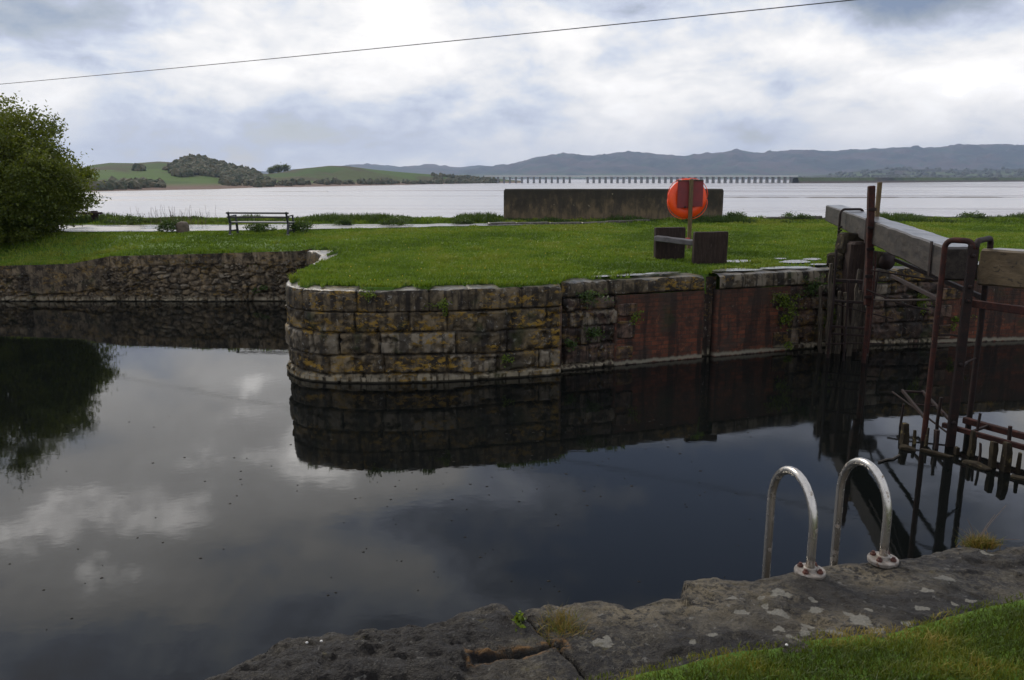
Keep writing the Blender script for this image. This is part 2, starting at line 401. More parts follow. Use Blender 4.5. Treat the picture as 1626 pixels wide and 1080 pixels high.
def mat_hill(name, near=True):
    t = T(name); p = t.obj(); z = t.z()
    if near:
        fl = t.n('TexVoronoi'); t.put(fl.inputs['Vector'], t.scale(p, (1, .6, 2))); fl.inputs['Scale'].default_value = .014
        n = t.n('SeparateXYZ'); t.put(n.inputs[0], fl.outputs['Color'])
        c = t.ramp(n.outputs[0], [(0, (.045, .08, .018)), (.4, (.07, .115, .024)), (.7, (.05, .085, .02)), (1, (.075, .085, .03))])
        c = t.mix(t.step(t.noise(t.scale(p, (1, .6, 2.5)), .018, 6, .3), .5, .6), c, (.065, .06, .03))
        c = t.mix(t.math('SUBTRACT', 1.0, t.step(z, -2.4, .6)), c, (.15, .10, .075))
    else:
        c = t.mix(t.step(t.noise(t.scale(p, (1, .7, 2)), .004, 7, .3), .4, .6), (.022, .032, .028), (.075, .055, .05))
        c = t.mix(t.step(t.noise(p, .009, 6), .52, .64), c, (.035, .055, .035))
        c = t.mix(t.math('MULTIPLY', t.math('SUBTRACT', 1.0, t.step(z, 8, 45)), t.step(t.noise(p, .006, 5), .42, .55)), c, (.09, .12, .05))
        c = t.mix(t.math('SUBTRACT', 1.0, t.step(z, -2, 1)), c, (.12, .09, .075))
    return t.pbr(c, .9, t.bump(t.noise(p, .05 if near else .02, 7, 0, .7), .8, 3 if near else 12), .1)
M['hill'] = mat_hill('pasture'); M['farhill'] = mat_hill('fell', False)
M['wood'] = mat_plain('woodland_canopy', (.042, .055, .024), (.11, .095, .05), .9, .25, .9, dist=.8)
M['farwood'] = mat_plain('far_woodland', (.04, .05, .03), (.07, .07, .045), .9, .1, .5, dist=.8)

def mat_nearcop():
    t = T('near_coping_stone'); p = t.obj()
    c = t.mix(t.step(t.noise(p, 5, 9, .3, .7), .42, .58), (.016, .013, .011), (.085, .072, .052))
    sp = t.step(t.noise(p, 42, 8, .3, .75), .50, .57); c = t.mix(t.math('MULTIPLY', sp, .6), c, (.14, .12, .085)); s2 = t.step(t.noise(p, 30, 8, .5, .75), .52, .58); c = t.mix(t.math('MULTIPLY', s2, .7), c, (.014, .011, .010))
    tan = t.attr('tan'); n2 = t.step(t.noise(p, 30, 7, .3, .75), .46, .54)
    c = t.mix(t.math('MULTIPLY', tan, n2), c, (.19, .155, .10))
    dk = t.attr('dark'); c = t.mix(t.math('MULTIPLY', dk, .85), c, (.011, .009, .009))
    li = t.attr('lichen'); ln = t.math('ADD', li, t.math('MULTIPLY', t.math('SUBTRACT', t.noise(p, 60, 5), .5), .9))
    c = t.mix(t.math('MULTIPLY', t.step(ln, .42, .56), .8), c, t.mix(t.noise(p, 90, 3), (.33, .31, .26), (.18, .17, .14)))
    w = t.step(t.noise(p, 24, 8, .5, .7), .60, .64); c = t.mix(t.math('MULTIPLY', w, .55), c, (.22, .21, .185))
    ru = t.attr('rust'); c = t.mix(t.math('MULTIPLY', ru, t.step(t.noise(p, 40, 5), .38, .55)), c, (.22, .11, .03))
    ms = t.step(t.noise(p, 8, 7, .3, .7), .62, .68); c = t.mix(t.math('MULTIPLY', ms, .6), c, (.075, .06, .015))
    gr = t.attr('crack'); c = t.mix(gr, c, (.008, .007, .006))
    r = t.math('ADD', .30, t.math('MULTIPLY', t.noise(p, 12, 4), .4))
    h = t.math('ADD', t.noise(p, 45, 8, .2, .7), t.math('MULTIPLY', t.noise(p, 140, 3), .4))
    return t.pbr(c, r, t.bump(h, 1.0, .03), .28)
M['nearcop'] = mat_nearcop()

# ------------------------------------------------------------ world: sky with cloud, sun
SUN_AZ, SUN_EL = radians(-35), radians(38)       # azimuth from +Y towards +X
wt = T('World', True); sc.world = wt.m
d = wt.n('TexCoord').outputs['Generated']
sx = wt.n('SeparateXYZ'); wt.put(sx.inputs[0], d); X, Y, Z = sx.outputs
el = wt.math('ARCSINE', Z); az = wt.math('ARCTAN2', X, Y)
zc = wt.math('ADD', wt.math('MAXIMUM', Z, 0.0), .20)
cx = wt.n('CombineXYZ'); wt.put(cx.inputs[0], wt.math('DIVIDE', X, zc)); wt.put(cx.inputs[1], wt.math('DIVIDE', Y, zc)); cx.inputs[2].default_value = 3.7
n1 = wt.noise(cx.outputs[0], .42, 9, .35, .55)
n2 = wt.noise(cx.outputs[0], 1.5, 8, .5, .6)
n3 = wt.noise(wt.scale(d, (5.5, 5.5, 12)), 1.0, 9, .25, .56)
n4 = wt.noise(wt.scale(d, (17, 17, 34)), 1.0, 8, .4, .62)
dens = wt.math('ADD', wt.math('ADD', wt.math('MULTIPLY', n1, .30), wt.math('MULTIPLY', n2, .20)), wt.math('ADD', wt.math('ADD', wt.math('MULTIPLY', n3, .95), wt.math('MULTIPLY', n4, .30)), -.375))
def blob(u, v, wu, wv, amp, refl=False):      # a cloud mass: where it stands in the sky, its width and height, lighter (+) or darker (-)
    e0 = math.atan((540-v)/F)-P if not refl else math.atan((v-540)/F)+P
    a0 = math.atan((u-813)/F)
    wu = wu/F; wv = wv/F
    q = wt.math('ADD', wt.math('POWER', wt.math('ABSOLUTE', wt.math('DIVIDE', wt.math('SUBTRACT', az, a0), wu)), 2.0),
                wt.math('POWER', wt.math('ABSOLUTE', wt.math('DIVIDE', wt.math('SUBTRACT', el, e0), wv)), 2.0))
    return wt.math('MULTIPLY', wt.math('EXPONENT', wt.math('MULTIPLY', q, -1.0)), amp*1.35)
B = [(813, 130, 900, 130, .05), (60, 50, 170, 60, -.10), (480, 90, 330, 55, .05), (430, 205, 330, 40, -.11), (1050, 140, 330, 85, .07), (1370, 5, 130, 40, -.28), (800, 225, 200, 18, .02),
     (1570, 110, 130, 80, .04), (120, 200, 120, 30, .06), (1250, 200, 300, 18, -.03)]
BR = [(290, 590, 240, 60, .17), (110, 745, 380, 80, .23), (460, 700, 240, 60, .17), (590, 900, 170, 55, .17), (150, 870, 170, 60, .15), (330, 840, 90, 35, -.12), (700, 770, 200, 40, .10), (930, 735, 130, 30, -.16), (720, 810, 90, 60, -.05), (1100, 850, 380, 170, -.24), (1500, 800, 250, 200, -.05), (300, 1000, 300, 60, -.12), (1590, 670, 130, 30, .14)]
for b in B: dens = wt.math('ADD', dens, blob(*b))
for b in BR: dens = wt.math('ADD', dens, blob(*b, refl=True))
cl = wt.ramp(dens, [(.20, (.15, .18, .27)), (.31, (.29, .30, .34)), (.42, (.46, .50, .61)), (.49, (.58, .62, .70)), (.57, (.73, .73, .74)), (.67, (.87, .85, .83)), (.78, (.98, .96, .94)), (.88, (1.9, 1.85, 1.8)), (1.0, (3.0, 2.9, 2.8))])
pink = wt.math('SUBTRACT', 1.0, wt.step(el, .0, .10))
cl = wt.mix(wt.math('MULTIPLY', pink, .4), cl, (.76, .74, .76))
cl10 = wt.n('VectorMath', {'operation': 'SCALE'}); wt.put(cl10.inputs[0], cl); cl10.inputs['Scale'].default_value = 12.0
sky = wt.n('TexSky', {'sky_type': 'NISHITA', 'sun_disc': False, 'sun_elevation': SUN_EL, 'sun_rotation': SUN_AZ, 'dust_density': .5})
cover = wt.math('SUBTRACT', 1.0, wt.math('MULTIPLY', wt.math('SUBTRACT', 1.0, wt.step(dens, .30, .44)), .25))
colr = wt.mix(cover, sky.outputs[0], cl10.outputs[0])
bg = wt.n('Background', Color=colr, Strength=.08); wt.nt.links.new(bg.outputs[0], wt.out.inputs[0])

sun = bpy.data.lights.new('sun', 'SUN'); sun.energy = 1.5; sun.angle = radians(12); sun.color = (1, .92, .80)
so = bpy.data.objects.new('sun', sun); COL.objects.link(so)
sd = Vector((math.sin(SUN_AZ)*math.cos(SUN_EL), math.cos(SUN_AZ)*math.cos(SUN_EL), math.sin(SUN_EL)))
so.rotation_euler = sd.to_track_quat('Z', 'Y').to_euler(); so.location = (0, 0, 40)
sc.view_settings.view_transform = 'Standard'; sc.view_settings.look = 'None'; sc.view_settings.exposure = 0.42; sc.view_settings.gamma = 1

# ------------------------------------------------------------ the shape of the banks
def interp(x, pts):
    xs, ys = zip(*pts); return np.interp(x, xs, ys)
def resample(pts, ds):
    pts = np.array(pts, float); L = np.r_[0, np.cumsum(np.hypot(*np.diff(pts, axis=0).T))]
    n = max(2, int(L[-1]/ds)+1); s = np.linspace(0, L[-1], n)
    return s, np.c_[np.interp(s, L, pts[:, 0]), np.interp(s, L, pts[:, 1])]
def chaikin(pts, k=3):
    pts = np.array(pts, float)
    for _ in range(k):
        q = pts[:-1]*.75+pts[1:]*.25; r = pts[:-1]*.25+pts[1:]*.75
        pts = np.vstack([pts[:1], np.stack([q, r], 1).reshape(-1, 2), pts[-1:]])
    return pts
def normals(p):
    t = np.gradient(p, axis=0); t /= np.hypot(t[:, 0], t[:, 1])[:, None]+1e-9
    return np.c_[t[:, 1], -t[:, 0]]                      # to the right of travel: the water side
PIER = chaikin([(-5.2, 20.0), (-4.55, 18.4), (-4.1, 17), (-3.9, 15.2), (-3.78, 13.4), (-3.62, 12.25), (-2.9, 11.75), (-1.6, 11.75), (-.4, 11.98), (.78, 12.32)], 3)
WALLR = np.array([(.80, 12.56), (3.0, 13.38), (5.9, 14.40), (8, 14.75), (12, 15.3), (60, 22)])
WX = np.r_[[-60, -5.25], PIER[:, 0], WALLR[:, 0]]; WY = np.r_[[20.0, 20.0], PIER[:, 1], WALLR[:, 1]]
def edgeY(x): return np.interp(x, WX, WY)
ZW = [(-60, .8), (-14, .87), (-11.2, .95), (-10.2, 1.14), (-5.4, 1.27), (-4.6, 1.42), (-4, 1.46), (60, 1.47)]
def lawnz(x, y):
    zw = interp(x, ZW); e = edgeY(x)
    base = zw+(1.44-zw)*ss(0, 4, y-e)*(x < -3)
    bank = .10*ss(28.6, 30, y)*(1+.0*x)
    z = base+bank+.05*fbm(x*.5, y*.5, 0, 3, 4)*ss(.3, 1.5, y-e)+.015*fbm(x*3, y*3, 0, 5, 2)
    return z - 4.8*ss(30.6, 36, y)

# ---- blocks along a wall
def ashlar(S, Zg, levels, lo, hi, seed):
    r = random.Random(seed); lv = np.array(levels); wob = .075*fbm(S*.8, Zg*.3, 0, seed, 3)+.02*fbm(S*7, Zg*7, 0, seed, 3); ci = np.clip(np.searchsorted(lv, Zg+wob)-1, 0, len(lv)-2)
    wob = .075*fbm(S*.8, Zg*.3, 0, seed, 3)+.02*fbm(S*7, Zg*7, 0, seed, 3)
    dz = np.minimum(Zg+wob-lv[ci], lv[ci+1]-Zg-wob); dz = np.abs(dz)
    dsx = np.full(S.shape, 9.); bid = np.zeros(S.shape)
    smax = S.max()
    for c in range(len(lv)-1):
        bs = [S.min()-r.random()*hi]
        while bs[-1] < smax+hi: bs.append(bs[-1]+r.uniform(lo, hi))
        bs = np.array(bs); m = ci == c; sv = S[m]+wob[m]; k = np.clip(np.searchsorted(bs, sv)-1, 0, len(bs)-2)
        dsx[m] = np.minimum(sv-bs[k], bs[k+1]-sv); bid[m] = _h(k, np.full(k.shape, c), k*0+seed, seed)
    return np.minimum(dz, np.abs(dsx)), bid, ci

def face(name, path, z0, z1, ds, dz, style, m, parent, seed=1, proud=0.0, s0=None, s1=None, skirt=.12, lo=.5, hi=1.2, levels=None, uvo=0):
    s, p = resample(path, ds)
    if s0 is not None:
        k = (s >= s0-.035) & (s <= s1+.035); s = s[k]; p = p[k]
    nm = normals(p) if len(p) > 2 else normals(np.vstack([p, p]))
    zt = z1 if np.ndim(z1) else np.full(len(s), z1)
    if callable(z1): zt = z1(p[:, 0])
    nz = max(2, int((np.max(zt)-z0)/dz)+1); t = np.linspace(0, 1, nz)[:, None]
    Zg = z0+(zt[None, :]-z0)*t; S = np.broadcast_to(s[None, :], Zg.shape).copy()
    if style == 'ashlar':
        dj, bid, ci = ashlar(S, Zg, levels, lo, hi, seed)
        jt = np.exp(-(dj/.015)**2)
        D = -.065*np.exp(-(dj/.016)**4)*np.clip(.3+1.6*vn(S*3, Zg*5, 0, seed+4), .1, 1.2)+.045*(bid-.5)+.05*fbm(S*3, Zg*3, bid*9, seed, 4)+.07*fbm(S*11, Zg*11, 0, seed+9, 5)-.05*(vn(S*5, Zg*6, 3, seed+5) > .83)
    elif style == 'rubble':
        zz = zt[None, :]-Zg
        wx = S+.05*fbm(S*4, Zg*4, 0, seed, 2)*2; wz = Zg+.05*fbm(S*4, Zg*4, 5, seed, 2)*2
        wx = wx+.10*fbm(S*2.5, Zg*2.5, 7, seed, 3); wz = wz+.10*fbm(S*2.5, Zg*2.5, 11, seed, 3)
        f1, f2, bid = voro(wx/.25, wz/.14, seed, .98); g1_, g2_, b3_ = voro(wx/.11, wz/.08, seed+3, .98); sm = vn(S*1.4, Zg*2.5, 0, seed+8) > .55; f1 = np.where(sm, g1_, f1); f2 = np.where(sm, g2_, f2); bid = np.where(sm, b3_, bid)
        g = ss(.03, .25, f2-f1); jt = (1-ss(.02, .20, f2-f1))*.8
        D = .09*g*(.15+.95*bid)+.05*fbm(S*10, Zg*10, 0, seed, 4)+.12*fbm(S*1.5, Zg*1.5, 0, seed, 3)-.03
        dj, b2, ci = ashlar(S, zz, [-.1, .30+.0, 3], .45, 1.0, seed); top = zz < .27+.05*fbm(S*1.1, S*0, 0, seed)
        D = np.where(top, .03-.04*np.exp(-(dj/.025)**2)+.04*(b2-.5)+.04*fbm(S*4, Zg*4, 0, seed+3, 4), D); bid = np.where(top, b2*.6, bid); jt = np.where(top, .8*np.exp(-(dj/.016)**2), jt*.9)
        xp = p[None, :, 0]+Zg*0; pa = (xp > -12.3) & (xp < -10.45) & (zz < .75+.05*fbm(S*2, S*0, 0, 3))   # cement patch
        D = np.where(pa, .07+.01*fbm(S*6, Zg*6, 0, 4), D); bid = np.where(pa, .55, bid); jt = np.where(pa, 0, jt)
    else:
        D = .02*fbm(S*2, Zg*2, 0, seed, 4)+.008*fbm(S*14, Zg*14, 0, seed+9, 3); bid = vn(S*2, Zg*2, 0, seed); jt = S*0
    D = D+proud
    D[:, 0] -= skirt; D[:, -1] -= skirt; D[0, :] -= .0
    G = np.stack([p[None, :, 0]+nm[None, :, 0]*D, p[None, :, 1]+nm[None, :, 1]*D, Zg], -1)
    jt = np.clip(jt, 0, 1); jt[:, :1] = 1
    UV = np.stack([S+uvo, Zg], -1)
    return grid(name, G, m, parent, True, {'blk': bid, 'joint': jt}, UV)

def coping(name, path, ztop, drop, width, ds, m, parent, seed, lo, hi, proud=.02, s0=None, s1=None):
    s, p = resample(path, ds)
    if s0 is not None:
        k = (s >= s0) & (s <= s1); s = s[k]; p = p[k]
    nm = normals(p); zt = ztop(p[:, 0]) if callable(ztop) else np.full(len(s), ztop)
    q = np.r_[np.arange(0, drop, ds), drop+np.arange(0, .1, ds*.7), np.arange(drop+.1, drop+width, ds*1.6)]
    Q = q[:, None]+s[None, :]*0; S = s[None, :]+Q*0
    r = random.Random(seed); bs = [s[0]-.3]
    while bs[-1] < s[-1]+hi: bs.append(bs[-1]+r.uniform(lo, hi))
    bs = np.array(bs); k = np.clip(np.searchsorted(bs, S)-1, 0, len(bs)-2); dj = np.abs(np.minimum(S-bs[k], bs[k+1]-S))
    bid = _h(k, k*0+3, k*0, seed); jt = np.exp(-(dj/.014)**2)
    rnd = .05                                              # worn arris
    up = Q > drop
    n = np.where(up, -(Q-drop), 0.0); z = np.where(up, 0.0, Q-drop)
    e = np.exp(-np.abs(Q-drop)/rnd)*rnd*.45
    chip = np.clip(fbm(S*3, Q*3, 2, seed, 4)*1.2, 0, 1)*.10*np.exp(-np.abs(Q-drop)/.08)
    n = n-e-chip; z = z-e-chip
    w = .035*(bid-.5)+.03*fbm(S*3, Q*3, bid*7, seed, 4)+.012*fbm(S*14, Q*14, 0, seed+4, 3)
    n = n+np.where(up, 0, w-.03*np.exp(-(dj/.02)**2))+proud; z = z+np.where(up, .6*w-.03*np.exp(-(dj/.02)**2)-.006, 0)
    n[0, :] -= proud+.04
    G = np.stack([p[None, :, 0]+nm[None, :, 0]*n, p[None, :, 1]+nm[None, :, 1]*n, zt[None, :]+z], -1)
    jt = np.clip(jt, 0, 1); jt[0, :] = 1
    return grid(name, G, m, parent, True, {'blk': bid, 'joint': jt}, np.stack([S, z], -1))

# ------------------------------------------------------------ far lock wall
fw = empty('lock_wall', (0, 13, 0)); tag(fw, 'curved dark stone and red brick lock wall rising from the water under the lawn', 'wall')
LV = [-.5, .13, .43, .78, 1.11]
face('stone_facing', PIER, -.45, 1.11, .021, .021, 'ashlar', M['ashlar'], fw, 11, lo=.45, hi=1.25, levels=LV)
bs = face('footing', PIER, -.45, .09, .03, .03, 'ashlar', M['ashlar'], fw, 12, proud=.012, lo=.7, hi=1.5, levels=[-.5, .12])
zpier = lambda x: interp(x, ZW)
coping('coping', PIER, zpier, .36, .5, .021, M['coping'], fw, 5, .55, 1.15, .015)
sR, pR = resample(WALLR, .01)
def s_at(u):                                            # length along the right wall where bearing u is met
    yc = pR[:, 1]*cP+(H-.7)*sP
    return float(sR[np.argmin(np.abs(813+F*pR[:, 0]/yc-u))])
sg0, sg1 = s_at(1117), s_at(1137); sa = s_at(978); sb = s_at(1252); se = s_at(1492); 
lv2 = [-.5, .1, .42, .72, .98, 1.2]
face('stone_facing', WALLR, -.45, 1.2, .024, .024, 'ashlar', M['facing'], fw, 21, s0=0, s1=sa, lo=.35, hi=.9, levels=lv2)
face('brick_panel', WALLR, -.45, 1.2, .03, .03, 'flat', M['brick'], fw, 22, s0=sa-.01, s1=sg0, proud=.0)
face('plank_groove', WALLR, -.45, 1.42, .03, .03, 'flat', M['facing'], fw, 23, proud=-.12, s0=sg0-.02, s1=sg1+.02, skirt=.0)
face('brick_panel', WALLR, -.45, 1.2, .03, .03, 'flat', M['brick'], fw, 24, s0=sg1, s1=sb+.01, proud=.0)
face('stone_facing', WALLR, -.45, 1.2, .024, .024, 'ashlar', M['facing'], fw, 25, proud=.01, s0=sb, s1=se, lo=.35, hi=.8, levels=lv2)
face('brick_panel', WALLR, -.45, 1.2, .05, .05, 'flat', M['brick'], fw, 26, s0=se, s1=se+12)
coping('coping', WALLR, 1.47, .27, .55, .024, M['coping'], fw, 6, .6, 1.3, .012, 0, sg0)
coping('coping', WALLR, 1.47, .27, .55, .024, M['coping'], fw, 7, .6, 1.3, .012, sg1, se+12)
tm = MB(); rt_ = random.Random(9)
for (sc_, sg_) in ((sa, 1), (sb, -1), (se, 1)):
    for z_ in (.22, .62, .95):
        if rt_.random() < .8:
            l_ = rt_.uniform(.22, .45); s0_ = sc_+(.0 if sg_ > 0 else -l_); i0 = int(s0_/.01); i1 = min(int((s0_+l_)/.01), len(pR)-1); h_ = rt_.uniform(.2, .3)
            tm.bar((pR[i0][0], pR[i0][1]+.06, z_), (pR[i1][0], pR[i1][1]+.06, z_+rt_.uniform(-.01, .01)), .17, h_, bev=.1)
tm.build('quoin_stones', M['facing'], fw, rough=.02, sub=4, fr=9, seed=3)
# return of the pier where the wall steps back
mb = MB(); mb.bar((.76, 12.33, .3), (.76, 12.75, .3), .06, 1.62); mb.build('pier_return', M['facing'], fw, rough=.01, sub=3)

# left canal wall
lw = empty('canal_wall', (-14, 20, 0)); tag(lw, 'long low rubble stone wall of the canal arm below the grass at left', 'wall')
LEFTP = [(-60, 20), (-5.1, 20)]
face('rubble_face', [(-25, 20), (-5.1, 20)], -.4, lambda x: interp(x, ZW)+.02, .027, .024, 'rubble', M['rubble'], lw, 31)
face('rubble_face', [(-60, 20), (-25, 20)], -.4, lambda x: interp(x, ZW)+.02, .12, .1, 'flat', M['rubble'], lw, 32)

# ------------------------------------------------------------ lawn sheet
xs = np.unique(np.r_[np.arange(-60, -24, 1.5), np.arange(-24, -6, .2), np.arange(-6, -3, .04), np.arange(-3, 14, .1), np.arange(14, 24, .25), np.arange(24, 61, 1.5)])
def front(x):                                          # how far in the turf starts behind the wall face, on the far bank
    f = .05+.42*ss(.42, .56, fbm(x*1.5, x*0, 0, 41, 4)+.5)
    f = np.where(x < -5.2, .03, f)
    f = np.where((x > 3.5), .34+.5*ss(4.2, 5.3, x)*(vn(x*1.6, x*0, 0, 43)), f)
    sl = np.abs(edgeY(x+.04)-edgeY(x-.04))/.08; f = np.where((x > -5.2) & (x < -2.9), (.10+.30*ss(.35, .6, vn(x*11, x*0, 0, 44)))*np.sqrt(1+np.minimum(sl, 9)**2), f)
    return f
tt = np.r_[np.linspace(0, 1, 90)]
e = edgeY(xs)+front(xs); GY = e[None, :]+(31-e[None, :])*tt[:, None]**1.2
GY = np.vstack([e[None, :]+.012, GY+.03, np.full((1, len(xs)), 32.), np.full((1, len(xs)), 34.), np.full((1, len(xs)), 36.5)])
GX = np.broadcast_to(xs[None, :], GY.shape)
GZ = lawnz(GX, GY)+.014; GZ[0, :] -= .35
land = grid('far_bank', np.stack([GX, GY, GZ], -1), M['lawn'], None, True); tag(land, kind='structure')

# canal water and estuary
def sheet(name, x0, x1, y0, y1, z, m, nx=2, ny=2):
    gx, gy = np.meshgrid(np.linspace(x0, x1, nx), np.linspace(y0, y1, ny)); o = grid(name, np.stack([gx, gy, gx*0+z], -1), m, None, False); tag(o, kind='structure'); return o
sheet('canal_water', -70, 70, -30, 20.6, 0, M['water'])
sheet('canal_bed', -70, 70, -30, 20.6, -1.5, M['soil'])
SEA = -3.0
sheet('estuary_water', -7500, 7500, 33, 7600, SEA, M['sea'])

# path: wet tarmac across the left half of the far bank
pe = [px(-400, 374, 1.42), px(95, 371, 1.44), px(280, 370, 1.44), px(460, 366, 1.45), px(640, 363, 1.45), px(850, 359.5, 1.47)]
px_ = np.linspace(-30, pe[-1][0], 90)
n0 = np.interp(px_, [p[0] for p in pe], [p[1] for p in pe]); n0 = n0+.12*fbm(px_*.9, px_*0, 0, 3)
n1_ = np.interp(px_, [-30, pe[1][0], pe[-1][0]], [27.6, 27.9, 28.7])+.12*fbm(px_*.9, px_*0, 0, 8)
tv = np.linspace(0, 1, 10)[:, None]; PY = n0+(n1_-n0)*tv; PX = np.broadcast_to(px_, PY.shape)
o = grid('path', np.stack([PX, PY, lawnz(PX, PY)+.05], -1), M['path'], None, True); tag(o, kind='structure')
def onpath(x, y):
    a = np.interp(x, px_, n0); b = np.interp(x, px_, n1_); return (y > a-.05) & (y < b+.05) & (x < pe[-1][0])

# wet flagstones let into the turf near the gate
FL = [(1172, 416, .50, .20), (1158, 430, .55, .16), (1186, 433, .4, .12), (1262, 417, .55, .26), (1290, 413, .35, .16), (1232, 427, .5, .14), (1276, 428, .42, .14), (1300, 421, .3, .12), (1205, 437, .5, .1),
      (1000, 438, .5, .12), (1050, 435, .55, .12), (955, 440, .35, .10), (1335, 422, .4, .2), (1370, 428, .5, .16), (1420, 430, .6, .14), (1240, 412, .22, .1), (1600, 430, .7, .2)]
V = []; Fc = []; flagc = []
for i, (u, v, a, b) in enumerate(FL):
    cx_, cy_, _ = px(u, v, 1.48); cy_ = max(cy_, float(edgeY(cx_))+.14+b*.6); flagc.append((cx_, cy_, a, b)); n = 28; base = len(V)
    V.append((cx_, cy_, 1.507+.0)); 
    for k in range(n):
        t_ = 2*pi*k/n; rr = .75+.9*float(vn(math.cos(t_)*1.6+i*9, math.sin(t_)*1.6, 0, 50))*.6
        V.append((cx_+math.cos(t_)*a*.6*rr, cy_+math.sin(t_)*b*1.2*rr+math.cos(t_)*a*.2*rr, 1.50))
    for k in range(n): Fc.append((base, base+1+k, base+1+(k+1) % n))
o = fast('paving', V, Fc, M['flag'], None, True); tag(o, kind='structure')
def onflag(x, y):
    m = np.zeros(x.shape, bool)
    for a, b, c, d_ in flagc: m |= ((x-a)/(c*.62))**2+((y-b-(x-a)*.3)/(d_*1.15))**2 < 1
    return m

# ------------------------------------------------------------ grass
def blades(name, X, Y, Zb, h, w, m, lean=.4, tint=None, bend=.35, seed=2):
    n = len(X); r = np.random.default_rng(seed)
    a = r.random(n)*2*pi; la = r.random(n)*2*pi; l = lean*r.random(n)*h
    dx = np.cos(a)*w/2; dy = np.sin(a)*w/2
    V = np.zeros((n, 5, 3), np.float32)
    V[:, 0] = np.c_[X-dx, Y-dy, Zb]; V[:, 1] = np.c_[X+dx, Y+dy, Zb]
    mx = X+np.cos(la)*l*.35; my = Y+np.sin(la)*l*.35
    V[:, 2] = np.c_[mx+dx*.7, my+dy*.7, Zb+h*.6]; V[:, 3] = np.c_[mx-dx*.7, my-dy*.7, Zb+h*.6]
    V[:, 4] = np.c_[X+np.cos(la)*l, Y+np.sin(la)*l, Zb+h]
    i = np.arange(n)*5
    Fc = np.vstack([np.c_[i, i+1, i+2], np.c_[i, i+2, i+3], np.c_[i+3, i+2, i+4]])
    tv = (r.random(n) if tint is None else tint)
    return fast(name, V.reshape(-1, 3), Fc, m, None, False, {'tint': np.repeat(tv, 5)})
r = np.random.default_rng(5)
N = 430000
# denser near the viewer: sample by depth
Yg = 11.9+(30.9-11.9)*r.random(N)**1.25; Xg = (r.random(N)*2-1)*(.70*Yg+1.5)
e = edgeY(Xg); fr_ = front(Xg)
k = (Yg > e+fr_*(.7+.5*r.random(N))) & ~onpath(Xg, Yg) & ~(onflag(Xg, Yg) & (r.random(N) < .93))
k &= ~((fbm(Xg*.9, Yg*1.3, 0, 161, 5) > .19) & (r.random(N) < .6)); k &= ~((np.abs(Yg-(22.2+.09*Xg+.5*np.sin(Xg*.4))) < .28) & (r.random(N) < .45))
k &= ~((Yg < e+1.3) & (Xg > 4.4) & (Xg < 7.5) & (vn(Xg*2.2, Yg*2.2, 0, 61) > .5) & (r.random(N) < .85))
Xg = Xg[k]; Yg = Yg[k]; n = len(Xg)
pat = fbm(Xg*.45, Yg*.35, 0, 71, 5)+.5; pat2 = fbm(Xg*2.2, Yg*2.2, 0, 72, 3)+.5
tint = np.clip(.45+1.8*(pat-.5)+1.1*(pat2-.5)+.45*(r.random(n)-.5)+.25*np.clip(1-(Yg-edgeY(Xg))/.8, 0, 1), 0, 1)
rough = ss(.55, .8, pat2)
hh = (.035+.03*r.random(n)+.05*rough)*(1+.9*ss(27.6, 29.5, Yg)*(vn(Xg*1.2, Yg, 0, 75)))
ed = np.clip(1-(Yg-edgeY(Xg)-.25)/.5, 0, 1); hh = hh*(1+.6*ed*vn(Xg*3, Yg, 0, 77))
o = blades('lawn_grass', Xg, Yg, lawnz(Xg, Yg)+.005, hh, .012+.0009*Yg, M['grass'], .9, tint); tag(o, 'short green grass covering the far lawn beside the canal', 'grass', kind='stuff')
# shaggy verge beyond the path, where the bank drops to the estuary
N = 36000; Xg = (r.random(N)*2-1)*24; Yg = 28.9+1.9*r.random(N); k = ~onpath(Xg, Yg); Xg = Xg[k]; Yg = Yg[k]
cl_ = ss(.35, .8, vn(Xg*.7, Yg*.5, 0, 81)); hh = (.06+.20*cl_+.08*ss(.6, .9, vn(Xg*2.3, Yg, 0, 83)))*(.5+.7*r.random(len(Xg)))
o = blades('verge_grass', Xg, Yg, lawnz(Xg, Yg), hh, .035, M['hedge'], .7, np.clip(r.random(len(Xg))*.8+.1, 0, 1), seed=9); tag(o, 'rough darker grass along the top of the shore bank', 'grass', kind='stuff')
# dandelions
N = 75; V = []; Fc = []
for i in range(N):
    y = 12.2+9*random.random()**1.5; x = (random.random()*1.15-.36)*y*.62
    if y < edgeY(x)+.3: continue
    z = float(lawnz(np.array(x), np.array(y)))+.07; b = len(V); rr = random.uniform(.006, .012)
    V.append((x, y, z+.012)); 
    for q in range(6): V.append((x+rr*math.cos(q*pi/3), y+rr*math.sin(q*pi/3), z+.004))
    for q in range(6): V.append((x+rr*.6*math.cos(q*pi/3), y+rr*.6*math.sin(q*pi/3), z-.008))
    for q in range(6): q2 = (q+1) % 6; Fc += [(b, b+1+q, b+1+q2), (b+1+q, b+7+q, b+7+q2), (b+1+q, b+7+q2, b+1+q2)]
o = fast('dandelion_flowers', V, Fc, M['yellow']); tag(o, 'tiny yellow dandelion heads scattered over the lawn', 'flowers', kind='stuff')

